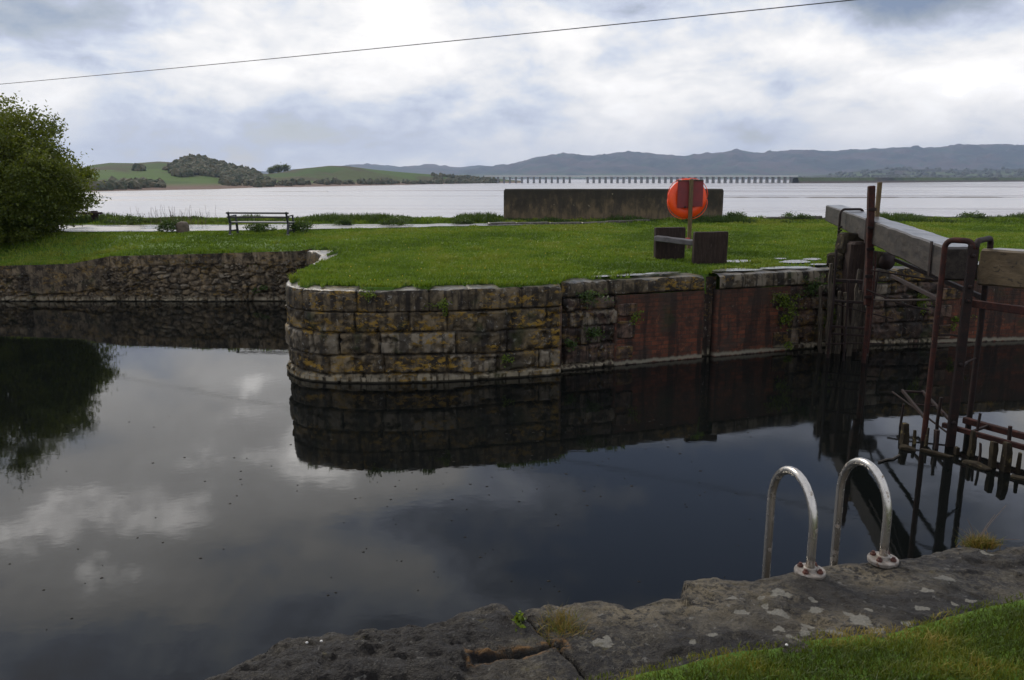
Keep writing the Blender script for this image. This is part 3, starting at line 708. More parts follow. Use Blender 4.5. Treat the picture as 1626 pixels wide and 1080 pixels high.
# ------------------------------------------------------------ leaf clumps, plants
def leafmesh(name, C, m, parent, size, seed=0, tint=None, flat=.0):
    n = len(C); r = np.random.default_rng(seed)
    A = r.normal(size=(n, 3)); A /= np.linalg.norm(A, axis=1)[:, None]
    Bv = np.cross(A, r.normal(size=(n, 3))); Bv /= np.linalg.norm(Bv, axis=1)[:, None]
    sz = (size*(.6+.8*r.random(n)))[:, None]
    V = np.stack([C-A*sz, C-Bv*sz*.5, C+A*sz, C+Bv*sz*.5], 1).reshape(-1, 3)
    i = np.arange(n)*4; Fc = np.c_[i, i+1, i+2, i+3]
    tv = r.random(n) if tint is None else tint
    return fast(name, V, Fc, m, parent, False, {'tint': np.repeat(tv, 4)})

def bush(name, label, base, rx, ry, h, nclump, nleaf, lsize, m, seed, cat, spray=0, clip=None, parts=True, group=None, trunks=7, crad=.30, zlow=.05, skirt=0):
    r = np.random.default_rng(seed); rt = empty(name, base); tag(rt, label, cat, group)
    bx, by, bz = base; C = []; Tn = []; mb = MB(); tips = []
    for i in range(nclump+skirt):
        a = r.random()*2*pi; el_ = math.asin(r.random()**.8*(1-zlow)+zlow) if r.random() < .8 else r.uniform(-.3, .3); q = .45+.55*r.random()**.45
        q *= .62+.72*float(vn(math.cos(a)*2.2+seed, math.sin(a)*2.2, el_*3.0, seed))
        cz = h*.36+math.sin(el_)*q*h*.64; cc = Vector((bx+math.cos(a)*math.cos(el_)*q*rx, by+math.sin(a)*math.cos(el_)*q*ry, bz+cz))
        if i >= nclump: zz_ = r.random()*.42; q2_ = (.25+.60*math.sqrt(r.random()))*(.50+1.05*zz_); cc = Vector((bx+math.cos(a)*q2_*rx, by+math.sin(a)*q2_*ry, bz+zz_*h))
        if clip:
            xm = interp(cc.z, clip)-.22
            if cc.x > xm: cc.x = xm-.9*r.random()**2
        tips.append((cc, q))
        cr = crad*(.6+.8*r.random()); k = int(nleaf*(.6+.8*r.random()))
        pts = r.normal(size=(k, 3))*np.array([cr, cr, cr*.62])*.6+np.array(cc); C.append(pts)
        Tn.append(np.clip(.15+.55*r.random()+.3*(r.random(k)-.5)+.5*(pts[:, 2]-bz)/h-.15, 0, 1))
    for i in range(spray):                                # thin shoots that break the outline
        cc, q = tips[int(r.integers(len(tips)))]
        o_ = Vector((cc.x-bx, (cc.y-by), (cc.z-bz-h*.3)*1.1)).normalized(); st = cc+o_*.1; L = r.uniform(.35, .8); en = st+(o_+Vector((0, 0, r.uniform(-.15, .5)))).normalized()*L
        mb.tube([st-o_*.3, st, (st+en)/2+Vector((0, 0, .03)), en], .010, 4, .004, cap=False)
        k = 26; t_ = r.random(k)[:, None]; pts = np.array(st)+(np.array(en)-np.array(st))*t_+r.normal(size=(k, 3))*.05; C.append(pts); Tn.append(np.clip(.3+.5*r.random(k), 0, 1))
    C = np.vstack(C); Tn = np.concatenate(Tn)
    ok = C[:, 2] > bz+.02; C = C[ok]; Tn = Tn[ok]
    leafmesh('crown', C, m, rt, lsize, seed, Tn)
    tr = MB()
    for i in range(trunks):
        cc, q = tips[(i*17) % len(tips)]; s0 = Vector((bx+r.normal()*.12*rx*.4, by+r.normal()*.12*ry*.4, bz-.05)); mid = s0.lerp(cc, .5)+Vector((r.normal()*.1, r.normal()*.1, .15*h*.3))
        tr.tube([s0, s0.lerp(mid, .5), mid, mid.lerp(cc, .5), cc], .045*h/3+.01, 6, .008, cap=False)
    tr.v += []; n_ = len(tr.v); tr.f += [tuple(i+n_ for i in f) for f in mb.f]; tr.v += mb.v
    tr.build('trunk', M['bark'], rt, True)
    return rt

b0 = px(5, 384, 1.3)
bush('hawthorn_tree', 'large dense green hawthorn at the left edge of the lawn', (-15.1, 23.2, 1.3), 3.0, 2.4, 3.75, 430, 260, .045, M['leaf'], 4, 'tree', spray=200, crad=.36, trunks=16, zlow=-.25, skirt=190, clip=[(1.3, -13.8), (1.9, -13.4), (2.4, -13.0), (3.5, -12.6), (4.1, -12.95), (4.6, -13.5), (5.2, -14.3)])
bush('bramble_bush', 'low dark bush spreading in front of the hawthorn base', (-14.9, 21.7, 1.2), 1.4, .8, .9, 70, 200, .035, M['leaf'], 8, 'bush', crad=.26, trunks=4, zlow=-.2)
for (u, v, w_, h_, lab) in [(270, 368, .30, .42, 'small green bush left of the stone bollard'), (477, 369, .32, .42, 'small round green bush right of the bench'), (418, 366, .42, .28, 'low green weeds seen through the bench slats'),
                      (632, 356, .55, .30, 'low green shrub on the verge between bench and concrete wall'), (545, 357, .3, .2, 'tiny green shrub on the verge nearest the bench'), (735, 356, .35, .2, 'small green shrub on the verge just left of the concrete wall'), (205, 356, .9, .34, 'wide low green scrub beyond the path near the hawthorn'), (1167, 352, .4, .3, 'small green shrub just right of the concrete wall'), (1262, 352, .5, .2, 'low green shrub on the verge left of the timber beam'), (1540, 351, .5, .2, 'low green shrub on the verge above the lock gate hoops')]:
    z_ = 1.5; p_ = px(u, v, z_)
    bush('shrub', lab, (p_[0], p_[1], float(lawnz(np.array(p_[0]), np.array(p_[1])))), w_, w_*.7, h_, 18, 70, .03, M['hedge'], u, 'shrub', crad=.14, trunks=3)

def wallplant(label, c, w_, h_, n, m, size, seed, name='wall_fern', k_=1.0):
    r = np.random.default_rng(seed); rt = empty(name, c); tag(rt, label, 'plant')
    C = []; st = MB()
    for i in range(max(4, n//22)):
        d_ = Vector((r.normal()*w_*.6, (-abs(r.normal())*.10-.03)*k_, r.normal()*h_*.55)); s_ = Vector(c)+Vector((d_.x*.15, 0, d_.z*.15)); e_ = Vector(c)+d_
        mid = s_.lerp(e_, .55)+Vector((0, -.03*k_, .06*k_)); st.tube([s_, mid, e_], .004*k_, 4, .002*k_, cap=False)
        k = 22; t_ = r.random(k); pts = np.array([s_*(1-a)**2+mid*2*a*(1-a)+e_*a*a for a in t_])+r.normal(size=(k, 3))*.028*k_; C.append(pts)
    C = np.vstack(C); leafmesh('foliage', C, m, rt, size, seed); st.build('stem', M['bark'], rt)
def onwall(u, v, off=.06):                              # point on the wall face at bearing u
    a = (u-813)/F; b = (540-v)/F; dy = cP+b*sP; best = None
    for t in np.linspace(9, 17, 800):
        x = a*t/1; y = dy*t
        if y > edgeY(x)-off: return (x, y, H+(-sP+b*cP)*t)
    return (a*14, dy*14, 1)
WP = [(1246, 480, .22, .22, 420, 'bright green fern growing from the brick wall right of the groove'), (1250, 505, .14, .16, 160, 'darker green trailing fern under the bright fern on the brick'),
      (930, 470, .26, .16, 260, 'dark green plant hanging under the coping where stone meets brick'), (938, 530, .22, .20, 240, 'dark green plant midway up the stone right of the pier'),
      (905, 548, .16, .14, 140, 'small dark plant low on the wall beside the pier corner'), (705, 487, .16, .10, 150, 'small green plant in a joint on the curved pier face'),
      (590, 470, .12, .08, 90, 'little plant just under the turf on the left of the pier'), (1290, 455, .28, .22, 300, 'ivy-like growth over the coping left of the lock gate'),
      (1318, 500, .18, .30, 200, 'thin green plant trailing down the wall beside the gate heel post'), (1010, 505, .08, .10, 70, 'small fern at the left end of the brick panel'),
      (1462, 478, .2, .26, 220, 'green plant on the stone wall seen through the gate hoops'), (1515, 510, .12, .24, 110, 'narrow green plant on the wall behind the hoop posts'), (1253, 548, .12, .05, 60, 'small tuft at the waterline under the fern'), (800, 570, .12, .08, 60, 'small green tuft low in the pier blocks')]
for i, (u, v, w_, h_, n, lab) in enumerate(WP): wallplant(lab, onwall(u, v), w_, h_, int(n*1.4), M['fern'] if i not in (2, 3, 4, 7) else M['hedge'], .022, 100+i)
p_ = (-6.3, 19.9, .35); wallplant('small green plant low on the rubble wall near the pier', p_, .25, .12, 130, M['hedge'], .03, 140)
r = np.random.default_rng(12)
# dead stems beyond the path
V = MB()
for i in range(90):
    u = random.choice([random.gauss(270, 10), random.gauss(285, 22), random.gauss(230, 16), random.gauss(320, 12)]); p_ = px(u, 356, 1.5); z0 = float(lawnz(np.array(p_[0]), np.array(p_[1]))); h_ = random.uniform(.3, .75)
    dx = random.gauss(0, .08); V.tube([(p_[0], p_[1]+random.uniform(-.3, .6), z0), (p_[0]+dx*.4, p_[1], z0+h_*.6), (p_[0]+dx, p_[1], z0+h_)], .006, 3, .003, cap=False)
o = V.build('dead_stems', M['reed']); tag(o, 'thin pale dead stems standing on the shore verge', 'dry stems', kind='stuff')
for pl in o.data.polygons: pass

# ------------------------------------------------------------ concrete wall, kerb
cw0 = pxd(800, 348, 30); cw1 = pxd(1145, 348, 30); zt = pxd(900, 300, 30)[2]
mb = MB(); mb.bar(((cw0[0]), 30.0, (zt+1.3)/2), (cw1[0], 30.0, (zt+1.3)/2), .45, zt-1.3, bev=.12)
o = mb.build('concrete_wall', M['concrete'], None, False, rough=.012, sub=6, seed=3, fr=3); tag(o, 'free-standing weathered brown concrete wall on the shore behind the lawn', 'wall')
def kerb(name, label, u0, v0, u1, v1, seed, mat_='coping'):
    a = px(u0, v0, 1.5); b = px(u1, v1, 1.5); a = Vector(a); b = Vector(b); L = (b-a).length; d_ = (b-a).normalized(); s_ = 0; mb = MB(); rr = random.Random(seed)
    while s_ < L:
        l = rr.uniform(.5, 1.3)
        if rr.random() < .86:
            q = a+d_*s_; q2 = a+d_*(s_+l-.03); zz = float(lawnz(np.array(q.x), np.array(q.y)))+rr.uniform(.02, .07)
            mb.bar((q.x, q.y+rr.uniform(-.04, .04), zz), (q2.x, q2.y, zz+rr.uniform(-.02, .02)), .28, .14)
        s_ += l
    o = mb.build(name, M['kerbstone'], None, False, rough=.02, sub=2, seed=seed); tag(o, label, 'kerb')
M['kerbstone'] = mat_plain('kerb_stone', (.05, .042, .035), (.11, .095, .08), .45, 6, .7, cc=(.2, .19, .17))
kerb('stone_kerb', 'broken line of low dark kerb stones in front of the concrete wall', 775, 358, 1120, 352, 5)
kerb('stone_kerb', 'low dark edging stones along the shore right of the concrete wall', 1140, 352, 1700, 350, 9)

# ------------------------------------------------------------ bollard, benches
p_ = px(291, 372, 1.42)
rt = MB(); rt.lathe((p_[0], p_[1], 1.38), (0, 0, 1), [(.19, 0), (.195, .08), (.19, .3), (.175, .36), (.13, .405), (.05, .43)], 14)
o = rt.build('stone_bollard', M['bollard'], None, True, rough=.02, seed=4); tag(o, 'short round-topped brown stone bollard beside the path', 'bollard')

def bench(loc, rz, label, L=1.9, low=False):
    rt = empty('park_bench', loc); tag(rt, label, 'bench'); c, s_ = math.cos(rz), math.sin(rz); lx, ly, lz = loc
    def W(x, y, z): return (lx+x*c-y*s_, ly+x*s_+y*c, lz+z)
    def bar(x0, y0, z0, x1, y1, z1, w, h): return MB().bar(W(x0, y0, z0), W(x1, y1, z1), w, h)
    for zz, yy in ((.66, -.06), (.54, -.02)): bar(-L/2, yy, zz, L/2, yy, zz, .03, .05).build('back_slat', M['benchwood'], rt)
    for yy in (.10, .21, .32, .43): bar(-L/2, yy, .38, L/2, yy, .38, .09, .035).build('seat_slat', M['benchseat'], rt)
    for x in (-L/2+.07, L/2-.07):
        m = MB(); m.bar(W(x, -.09, .70), W(x, .03, .36), .05, .05); m.bar(W(x, .03, .36), W(x, -.04, .0), .06, .06); m.bar(W(x, .46, .36), W(x, .50, 0), .06, .06)
        m.bar(W(x, 0, .36), W(x, .5, .36), .05, .05); m.bar(W(x, -.03, .56), W(x, .44, .58), .05, .035); m.bar(W(x, .44, .58), W(x, .46, .36), .045, .045); m.bar(W(x, .0, .14), W(x, .48, .14), .04, .04)
        e_ = m.build('end_frame', M['benchmetal'], rt, rough=.004)
        MB().bar(W(x, -.1, .015), W(x, .06, .015), .09, .05).build('foot', M['concretepad'], rt); MB().bar(W(x, .44, .015), W(x, .56, .015), .09, .05).build('foot', M['concretepad'], rt)
pb = px(412, 375, 1.42); zb = float(lawnz(np.array(pb[0]), np.array(pb[1])))
bench((pb[0], pb[1], zb+.01), radians(-5), 'dark slatted bench with back to the viewer, facing the estuary')
# low far bench by the hawthorn
bl = px(125, 357, 1.45); rt = empty('plank_bench', (bl[0], 29.2, 1.5)); tag(rt, 'low dark plank seat half hidden beside the hawthorn', 'bench')
bx_ = bl[0]*29.2/bl[1]
MB().bar((bx_-.4, 29.2, 1.84), (bx_+.85, 29.2, 1.84), .3, .08).build('seat', M['sleeper'], rt)
for q in (-.2, .62): MB().bar((bx_+q, 29.2, 1.4), (bx_+q, 29.2, 1.93), .22, .12).build('leg', M['sleeper'], rt)

# ------------------------------------------------------------ lifebuoy station and slab seat
rt = empty('slab_seat', (3.6, 16.0, 1.45)); tag(rt, 'dark timber seat of two upright slabs and a plank below the lifebuoy', 'seat')
def slab(u0, u1, vt, vb, Y, yaw, seed, nm):
    a = pxd(u0, vb, Y); b = pxd(u1, vb, Y); top = pxd((u0+u1)/2, vt, Y)[2]; dy = math.tan(yaw)*(b[0]-a[0])/2
    m = MB(); n_ = 3
    m.bar((a[0], Y-dy, (top+1.36)/2), (b[0], Y+dy, (top+1.36)/2), .13, top-1.36, bev=.1)
    return m.build(nm, M['sleeper'], rt, False, rough=.012, sub=4, seed=seed, fr=5)
slab(1038, 1086, 361, 412, 15.95, radians(8), 3, 'end_slab'); slab(1099, 1153, 368, 417, 15.15, radians(6), 5, 'end_slab')
a = pxd(1041, 378, 15.75); b = pxd(1104, 386, 15.4)
MB().bar((a[0], a[1], a[2]), (b[0], b[1], b[2]), .22, .10).build('seat_plank', M['plank'], rt, rough=.008, sub=3)
st = empty('lifebuoy_station', (4.2, 18.3, 1.45)); tag(st, 'round orange lifebuoy with red backboard on a wooden post', 'lifebuoy')
pt = pxd(1098, 285, 18.3); pbm = pxd(1094, 392, 18.3)
MB().bar((pbm[0], 18.3, 1.4), (pt[0], 18.3, pt[2]+.01), .085, .075).build('post', M['post'], st, rough=.004, sub=3)
q = pxd(1092, 378, 18.2); MB().bar((q[0]-.07, 18.22, q[2]-.04), (q[0]+.05, 18.22, q[2]-.04), .05, .08).build('red_bracket', M['redtape'], st)
c1 = pxd(1086, 308, 18.38); c2 = pxd(1108, 308, 18.38)
l = pxd(1075, 330, 18.38); r_ = pxd(1095, 287, 18.38); MB().bar((l[0], 18.38, (l[2]+r_[2])/2), (r_[0], 18.38, (l[2]+r_[2])/2), .02, r_[2]-l[2]).build('backboard', M['redboard'], st)
l = pxd(1097, 328, 18.39); r_ = pxd(1117.5, 286, 18.39); bb = MB().bar((l[0], 18.40, (l[2]+r_[2])/2), (r_[0], 18.40, (l[2]+r_[2])/2), .02, r_[2]-l[2]).build('backboard', M['redboard'], st)
l = pxd(1076, 287, 18.36); r_ = pxd(1117, 287, 18.36); MB().bar((l[0], 18.37, l[2]), (r_[0], 18.37, r_[2]+.01), .03, .025).build('top_rail', M['oldtimber'], st)
rc = pxd(1091, 315.5, 18.5); mb = MB(); R_ = .455
prof = [(.02, -.035), (.14, -.04), (.18, -.02), (.22, -.055), (.30, -.085), (.36, -.075), (R_-.01, -.04), (R_, 0), (R_-.015, .04), (.36, .075), (.30, .08), (.2, .06), (.02, .04)]
mb.lathe((rc[0], 18.5, rc[2]), (0.02, 1, 0), [(a_, b_) for a_, b_ in prof], 48); mb.build('lifebuoy_ring', M['orange'], st, True)
for k_ in range(4):
    a_ = pi/4+k_*pi/2; pts_ = [(rc[0]+(R_+.012+.035*math.sin(j_/8*pi))*math.cos(a_+(j_/8-.5)*1.5), 18.5, rc[2]+(R_+.012+.035*math.sin(j_/8*pi))*math.sin(a_+(j_/8-.5)*1.5)) for j_ in range(9)]
    MB().tube([(x_*.0+rc[0]+(x_-rc[0])*.985, y_-.02, rc[2]+(z_-rc[2])*.985) for x_, y_, z_ in pts_][:1]+[(rc[0]+(x_-rc[0])*.985, y_-.05, rc[2]+(z_-rc[2])*.985) for x_, y_, z_ in pts_][1:-1]+[(rc[0]+(pts_[-1][0]-rc[0])*.985, 18.48, rc[2]+(pts_[-1][2]-rc[2])*.985)], .008, 6).build('grab_rope', M['orange'], st, True)
mb = MB(); q = pxd(1088, 329, 18.34); mb.tube([(q[0], 18.34, q[2]), (q[0]+.02, 18.46, q[2])], .025, 8); mb.build('peg', M['rust_dark'], st)
# grass growing up around the feet
def tuft(name, label, c, n, h, spread, m, w_=.006, seed=1, lean=1.0, cat='grass tuft'):
    r = np.random.default_rng(seed); X = c[0]+r.normal(size=n)*spread[0]; Yv = c[1]+r.normal(size=n)*spread[1]
    o = blades(name, X, Yv, np.full(n, c[2]), h*(.4+.8*r.random(n)), np.full(n, w_), m, lean, None, seed=seed); tag(o, label, cat); return o

# ------------------------------------------------------------ lock gates
def beam(name, p0, p1, w, h0, h1, m, parent, seed):
    mb = MB(); mb.bar(p0, p1, w, h0, w2=w*.94, h2=h1, bev=.07); return mb.build(name, m, parent, False, rough=.012, sub=6, seed=seed, fr=3)
g1 = empty('lock_gate', (6.3, 14.1, 0)); tag(g1, 'far rusty lock gate leaf with long grey tapered balance beam', 'lock gate', 'pair of lock gate leaves')
zt0, zb0 = 2.31, 1.92
nd = (5.25, 9.2, (zt0+zb0)/2); fe = pxd(1324, 338, 18.0)
beam('balance_beam', nd, fe, .38, .40, .35, M['beam'], g1, 3)
D0 = (4.96, 9.05); E0 = (5.17, 8.85); F0 = (5.63, 9.3)
def arc(p, q, top, rad=.06, n=5):                     # flat-topped hoop from post p to post q
    p = Vector(p); q = Vector(q); d_ = (q-p).normalized(); pts = []
    for i in range(n+1):
        t_ = i/n*pi/2; pts.append(Vector((p.x, p.y, top))+d_*rad*(1-math.cos(t_))+Vector((0, 0, rad*(math.sin(t_)-1))))
    for i in range(n+1):
        t_ = pi/2-i/n*pi/2; pts.append(Vector((q.x, q.y, top))-d_*rad*(1-math.cos(t_))+Vector((0, 0, rad*(math.sin(t_)-1))))
    return pts
mb = MB(); mb.tube([(D0[0], D0[1], -.4)]+arc((*D0, 0), (*E0, 0), 2.41, .09), .033, 8); mb.build('hoop_post', M['rust'], g1, True, rough=.003, seed=2, sub=3, fr=12)
mb = MB(); mb.bar((*E0, -.4), (*E0, 2.37), .10, .05, up=(0, 1, 0)); mb.build('mitre_post', M['rust_dark'], g1, rough=.003, sub=4)
u1 = Vector((fe[0]-nd[0], fe[1]-nd[1], 0)).normalized()
def along(o_, t_, z): return (o_[0]+u1.x*t_, o_[1]+u1.y*t_, z)
mb = MB(); mb.bar(along(D0, 0, 1.72), along(D0, 2.3, 1.72), .04, .05); mb.build('walkway_rail', M['rust_dark'], g1, rough=.003, sub=3)
mb = MB(); mb.bar(along(F0, 0, 1.70), along(F0, 4.4, 1.72), .05, .06); mb.build('walkway_rail', M['rust_dark'], g1, rough=.003, sub=3)
for z_, t0_, t1_ in ((.27, 0, 1.15),):
    MB().bar(along(D0, t0_, z_), along(D0, t1_, z_+.05), .03, .04).build('frame_bar', M['rust_dark'], g1); MB().bar(along(E0, t0_+.1, z_+.02), along(E0, 1.3, z_+.05), .03, .04).build('frame_bar', M['rust_dark'], g1)
MB().bar(along(D0, 1.1, .32), along(E0, 1.25, .32), .03, .03).build('frame_bar', M['rust_dark'], g1)
MB().bar(along(D0, .55, .30), along(E0, .65, .30), .02, .02).build('frame_bar', M['rust_dark'], g1)
# heel post, paddle posts, old planks
A0 = (5.86, 13.1); mb = MB(); mb.bar((A0[0]+.13, A0[1], 1.0), (A0[0]+.01, A0[1], 2.98), .105, .09, up=(0, 1, 0)); mb.build('paddle_post', M['rust'], g1, rough=.006, sub=4)
mb = MB(); mb.bar((A0[0]+.16, A0[1]+.02, -.35), (A0[0]+.16, A0[1]+.02, 1.0), .06, .05, up=(0, 1, 0)); mb.build('paddle_rod', M['rust'], g1, rough=.006, sub=4)
mb = MB(); mb.bar((A0[0]+.12, A0[1]+.1, 1.2), (A0[0]+.12, A0[1]+.1, 2.15), .10, .08, up=(0, 1, 0)); mb.build('paddle_guide', M['rust_dark'], g1, rough=.006, sub=3)
mb = MB(); mb.bar((6.53, 14.25, 1.9), (6.53, 14.25, 3.03), .07, .06, up=(0, 1, 0)); mb.build('paddle_post', M['post'], g1, rough=.004, sub=3)
h0 = (6.44, 15.6, 2.45); h1 = (6.93, 15.75, 2.45)
mb = MB(); mb.tube([(h0[0], 15.6, 1.3), (h0[0]-.01, 15.6, 1.9)]+arc((h0[0]-.01, 15.6, 0), (h1[0]+.02, 15.75, 0), h0[2]+.05, .1)[0:]+[(h1[0]+.02, 15.75, 2.0)], .024, 8); mb.build('strap_hoop', M['rust_dark'], g1, True, rough=.004, sub=2)
for k_ in range(7): MB().bar((h0[0]-.05, 15.56, 1.72+k_*.07), (h0[0]+.03, 15.56, 1.75+k_*.07), .04, .03).build('strap_link', M['rust_dark'], g1)
mb = MB(); mb.bar((6.15, 14.15, -.4), (6.17, 14.15, 2.0), .3, .3, up=(0, 1, 0)); mb.build('heel_post', M['sleeper'], g1, rough=.03, sub=5, fr=4)
rr = random.Random(4)
for k_ in range(9):
    x_ = 5.62+k_*.085+rr.uniform(-.03, .03); y_ = 13.95-rr.uniform(0, .35); zt_ = rr.uniform(.95, 1.62); zb_ = rr.choice([-.4, -.4, .1, .3]) ; lean_ = rr.uniform(-.12, .12)
    mb = MB(); mb.bar((x_, y_, zb_), (x_+lean_, y_+.05, zt_), rr.uniform(.07, .15), .05, up=(0, 1, 0), w2=.05); mb.build('plank', M['oldtimber'], g1, rough=.025, sub=4, seed=k_, fr=6)
mb = MB(); mb.bar((5.95, 14.35, 1.97), (6.35, 14.4, 1.92), .3, .36); mb.build('bearing_block', M['mossy'], g1, rough=.04, sub=4, fr=5)
mb = MB(); mb.bar((5.85, 14.3, 1.62), (6.1, 14.5, 1.60), .3, .28); mb.build('bearing_block', M['mossy'], g1, rough=.05, sub=4, fr=5)
mb = MB(); mb.tube([(6.1, 14.7, 1.78), (6.3, 14.2, 1.73), (6.55, 13.75, 1.68)], .14, 12); mb.build('roller_log', M['mossy'], g1, True, rough=.03, sub=2, fr=6)
mb = MB(); mb.tube([(6.53, 13.79, 1.685), (6.575, 13.7, 1.675)], .15, 12); mb.build('roller_cap', M['rust_dark'], g1, True)
mb = MB(); mb.tube([(5.9, 13.0, 1.28), (6.25, 12.6, 1.12), (6.6, 12.3, 1.05)], .015, 6); mb.build('tie_rod', M['rust_dark'], g1)
for (z_, w_) in ((1.36, .06), (1.0, .045), (.55, .04), (.42, .03)):
    MB().bar((5.6, 13.6, z_), (6.2, 13.35, z_), w_, w_).build('cross_strap', M['rust_dark'], g1, rough=.004)

g2 = empty('lock_gate', (7.9, 4.8, 0)); tag(g2, 'near lock gate leaf at right edge with light brown beam and rusty rails', 'lock gate', 'pair of lock gate leaves')
u2 = Vector((.5, -.866, 0)); r2 = Vector((.866, .5, 0))
def al2(t_, o_, z): return (5.36+u2.x*t_+r2.x*o_, 9.05+u2.y*t_+r2.y*o_, z)
beam('balance_beam', al2(0, .19, 2.10), al2(8.6, .19, 2.24), .38, .41, .36, M['beamnew'], g2, 6)
mb = MB(); mb.tube([(*F0, -.4)]+arc((*F0, 0), (*(E0[0]+.03, E0[1]), 0), 2.41, .09), .035, 8); mb.build('hoop_post', M['rust_dark'], g2, True, rough=.003, sub=3, fr=12)
MB().bar(al2(-.05, -.16, 1.70), al2(4.6, -.16, 1.66), .05, .085).build('walkway_rail', M['rust'], g2, rough=.003, sub=4)
MB().bar(al2(.2, .45, 1.62), al2(4.6, .45, 1.60), .05, .06).build('walkway_rail', M['rust_dark'], g2, rough=.003, sub=3)
MB().bar(al2(-.05, .18, .22), al2(4.6, .18, .2), .06, .075).build('frame_bar', M['rust'], g2, rough=.004, sub=4)
MB().bar(al2(-.1, -.16, .20), al2(4.6, -.16, .18), .05, .06).build('frame_bar', M['rust'], g2, rough=.004, sub=4)
for t_ in (.25, .95, 1.7): MB().bar(al2(t_, -.16, .21), al2(t_, .18, .23), .03, .03).build('frame_bar', M['rust_dark'], g2)
MB().bar((5.40, 9.1, .95), (5.2, 8.87, .95), .02, .02).build('cross_strap', M['rust_dark'], g2)
mb = MB(); mb.bar((7.95, 4.75, -.4), (7.95, 4.75, 2.05), .35, .35, up=(0, 1, 0)); mb.build('heel_post', M['sleeper'], g2, rough=.02, sub=4)
# mossy stumps at the waterline
SP = [(1437, 705, .12, .30, 'pale-topped mossy stump, leftmost at the waterline'), (1452, 706, .05, .20, 'thin stump just right of the leftmost mossy one'), (1470, 708, .05, .26, 'slim mossy stump behind the left hoop post'), (1487, 712, .08, .26, 'black pointed stump between the two hoop posts'), (1519, 722, .09, .10, 'low yellow mossy stub at the foot of the mitre post'),
      (1541, 724, .08, .34, 'dark stump beside the foot of the mitre post'), (1556, 738, .035, .30, 'thin iron stub right of the mitre post'), (1575, 742, .10, .34, 'tall dark stump under the rusty frame bars'), (1594, 748, .12, .38, 'thickest square stump at the right under the frame bars'), (1618, 752, .05, .26, 'narrow stump at the right edge of the photo')]
for i, (u, v, w_, h_, lab) in enumerate(SP):
    p_ = px(u, v, 0.0); mb = MB(); mb.bar((p_[0], p_[1], -.4), (p_[0]+.012*(i % 3-1), p_[1]+.01, h_*.85), w_*.9, w_*.7, up=(0, 1, 0), w2=w_*.45, bev=.08); o = mb.build('timber_stump', M['mossy'] if i not in (3, 6) else M['rust_dark'], None, rough=.02, sub=3, seed=i, fr=9); tag(o, lab, 'stump', 'stumps standing in the water at the gate')
mb = MB()
for (p0_, p1_) in (((1427, 712), (1455, 716)), ((1462, 716), (1512, 727)), ((1530, 734), (1572, 748)), ((1600, 757), (1660, 770))):
    a = px(*p0_, .0); b = px(*p1_, .0); mb.bar((a[0], a[1], .01), (b[0], b[1], .0), .07, .06)
o = mb.build('sunken_timber', M['mossy'], None, rough=.045, sub=5, fr=8); tag(o, 'broken mossy timber barely above the water linking the stumps', 'timber')
# thin rods, brackets and bolts of the gate
def rod(p, q, r_=.012, nm='rod', m='rust_dark', g=g1): MB().tube([p, tuple((a+b)/2+(random.uniform(-.015, .015)) for a, b in zip(p, q)), q], r_, 6).build(nm, M[m], g)
rod((D0[0], D0[1], 1.72), (A0[0]+.2, A0[1], 1.1), .014, g=g1); rod((D0[0]+.02, D0[1], 1.3), (E0[0], E0[1], 1.32), .012); rod((E0[0], E0[1], .95), (F0[0], F0[1], .97), .012, g=g2)
rod((5.55, 13.5, 1.9), (5.55, 13.5, -.2), .022); rod((5.72, 13.3, 1.4), (5.75, 13.3, -.3), .018); rod((6.3, 13.5, 1.55), (6.2, 13.4, .1), .02); rod((6.0, 13.0, 1.9), (6.02, 13.0, .2), .014, m='rust')
rod((5.5, 13.4, 1.0), (6.5, 13.2, .75), .012); rod((5.5, 13.5, .25), (6.4, 13.3, .3), .014); rod((5.9, 12.9, 1.62), (6.9, 12.1, 1.5), .014)
rod((4.96, 9.6, .3), (4.93, 9.6, -.2), .016); rod((5.05, 10.1, .32), (5.3, 9.0, .05), .012); rod((5.2, 9.2, .5), (5.2, 9.2, -.1), .02); rod((5.45, 8.8, .42), (5.45, 8.8, -.2), .016, g=g2); rod((5.62, 8.5, .36), (5.64, 8.5, -.2), .022, g=g2)
for z_ in (2.25, 1.9, 1.74, 1.0, .3):
    MB().lathe((E0[0]-.01, E0[1]-.03, z_), (0, -1, 0), [(.024, 0), (.024, .018), (.012, .03)], 6).build('bolt', M['rust_dark'], g1)
for z_ in (2.6, 2.3, 1.95, 1.5, 1.15):
    MB().bar((A0[0]-.04+.04*(2.9-z_), A0[1]-.055, z_), (A0[0]+.09+.04*(2.9-z_), A0[1]-.055, z_), .02, .05).build('clamp', M['rust_dark'], g1)
for t_ in (.5, 4.4): 
    c_ = Vector(nd).lerp(Vector(fe), t_/9); MB().bar((c_.x-.215, c_.y, c_.z-.21), (c_.x-.215, c_.y+.01, c_.z+.215), .05, .012, up=(1, 0, 0)).build('iron_strap', M['rust_dark'], g1)
mb = MB(); pp = [px(1400+i*8, 729+ (4*math.sin(i*1.3)), .01) for i in range(6)]; mb.tube([(q[0], q[1], .01) for q in [px(1395, 735, 0), px(1408, 731, 0), px(1418, 730, 0), px(1428, 724, 0)]], .012, 5); o = mb.build('twig', M['bark']); tag(o, 'floating twig left of the leftmost stump', 'twig')

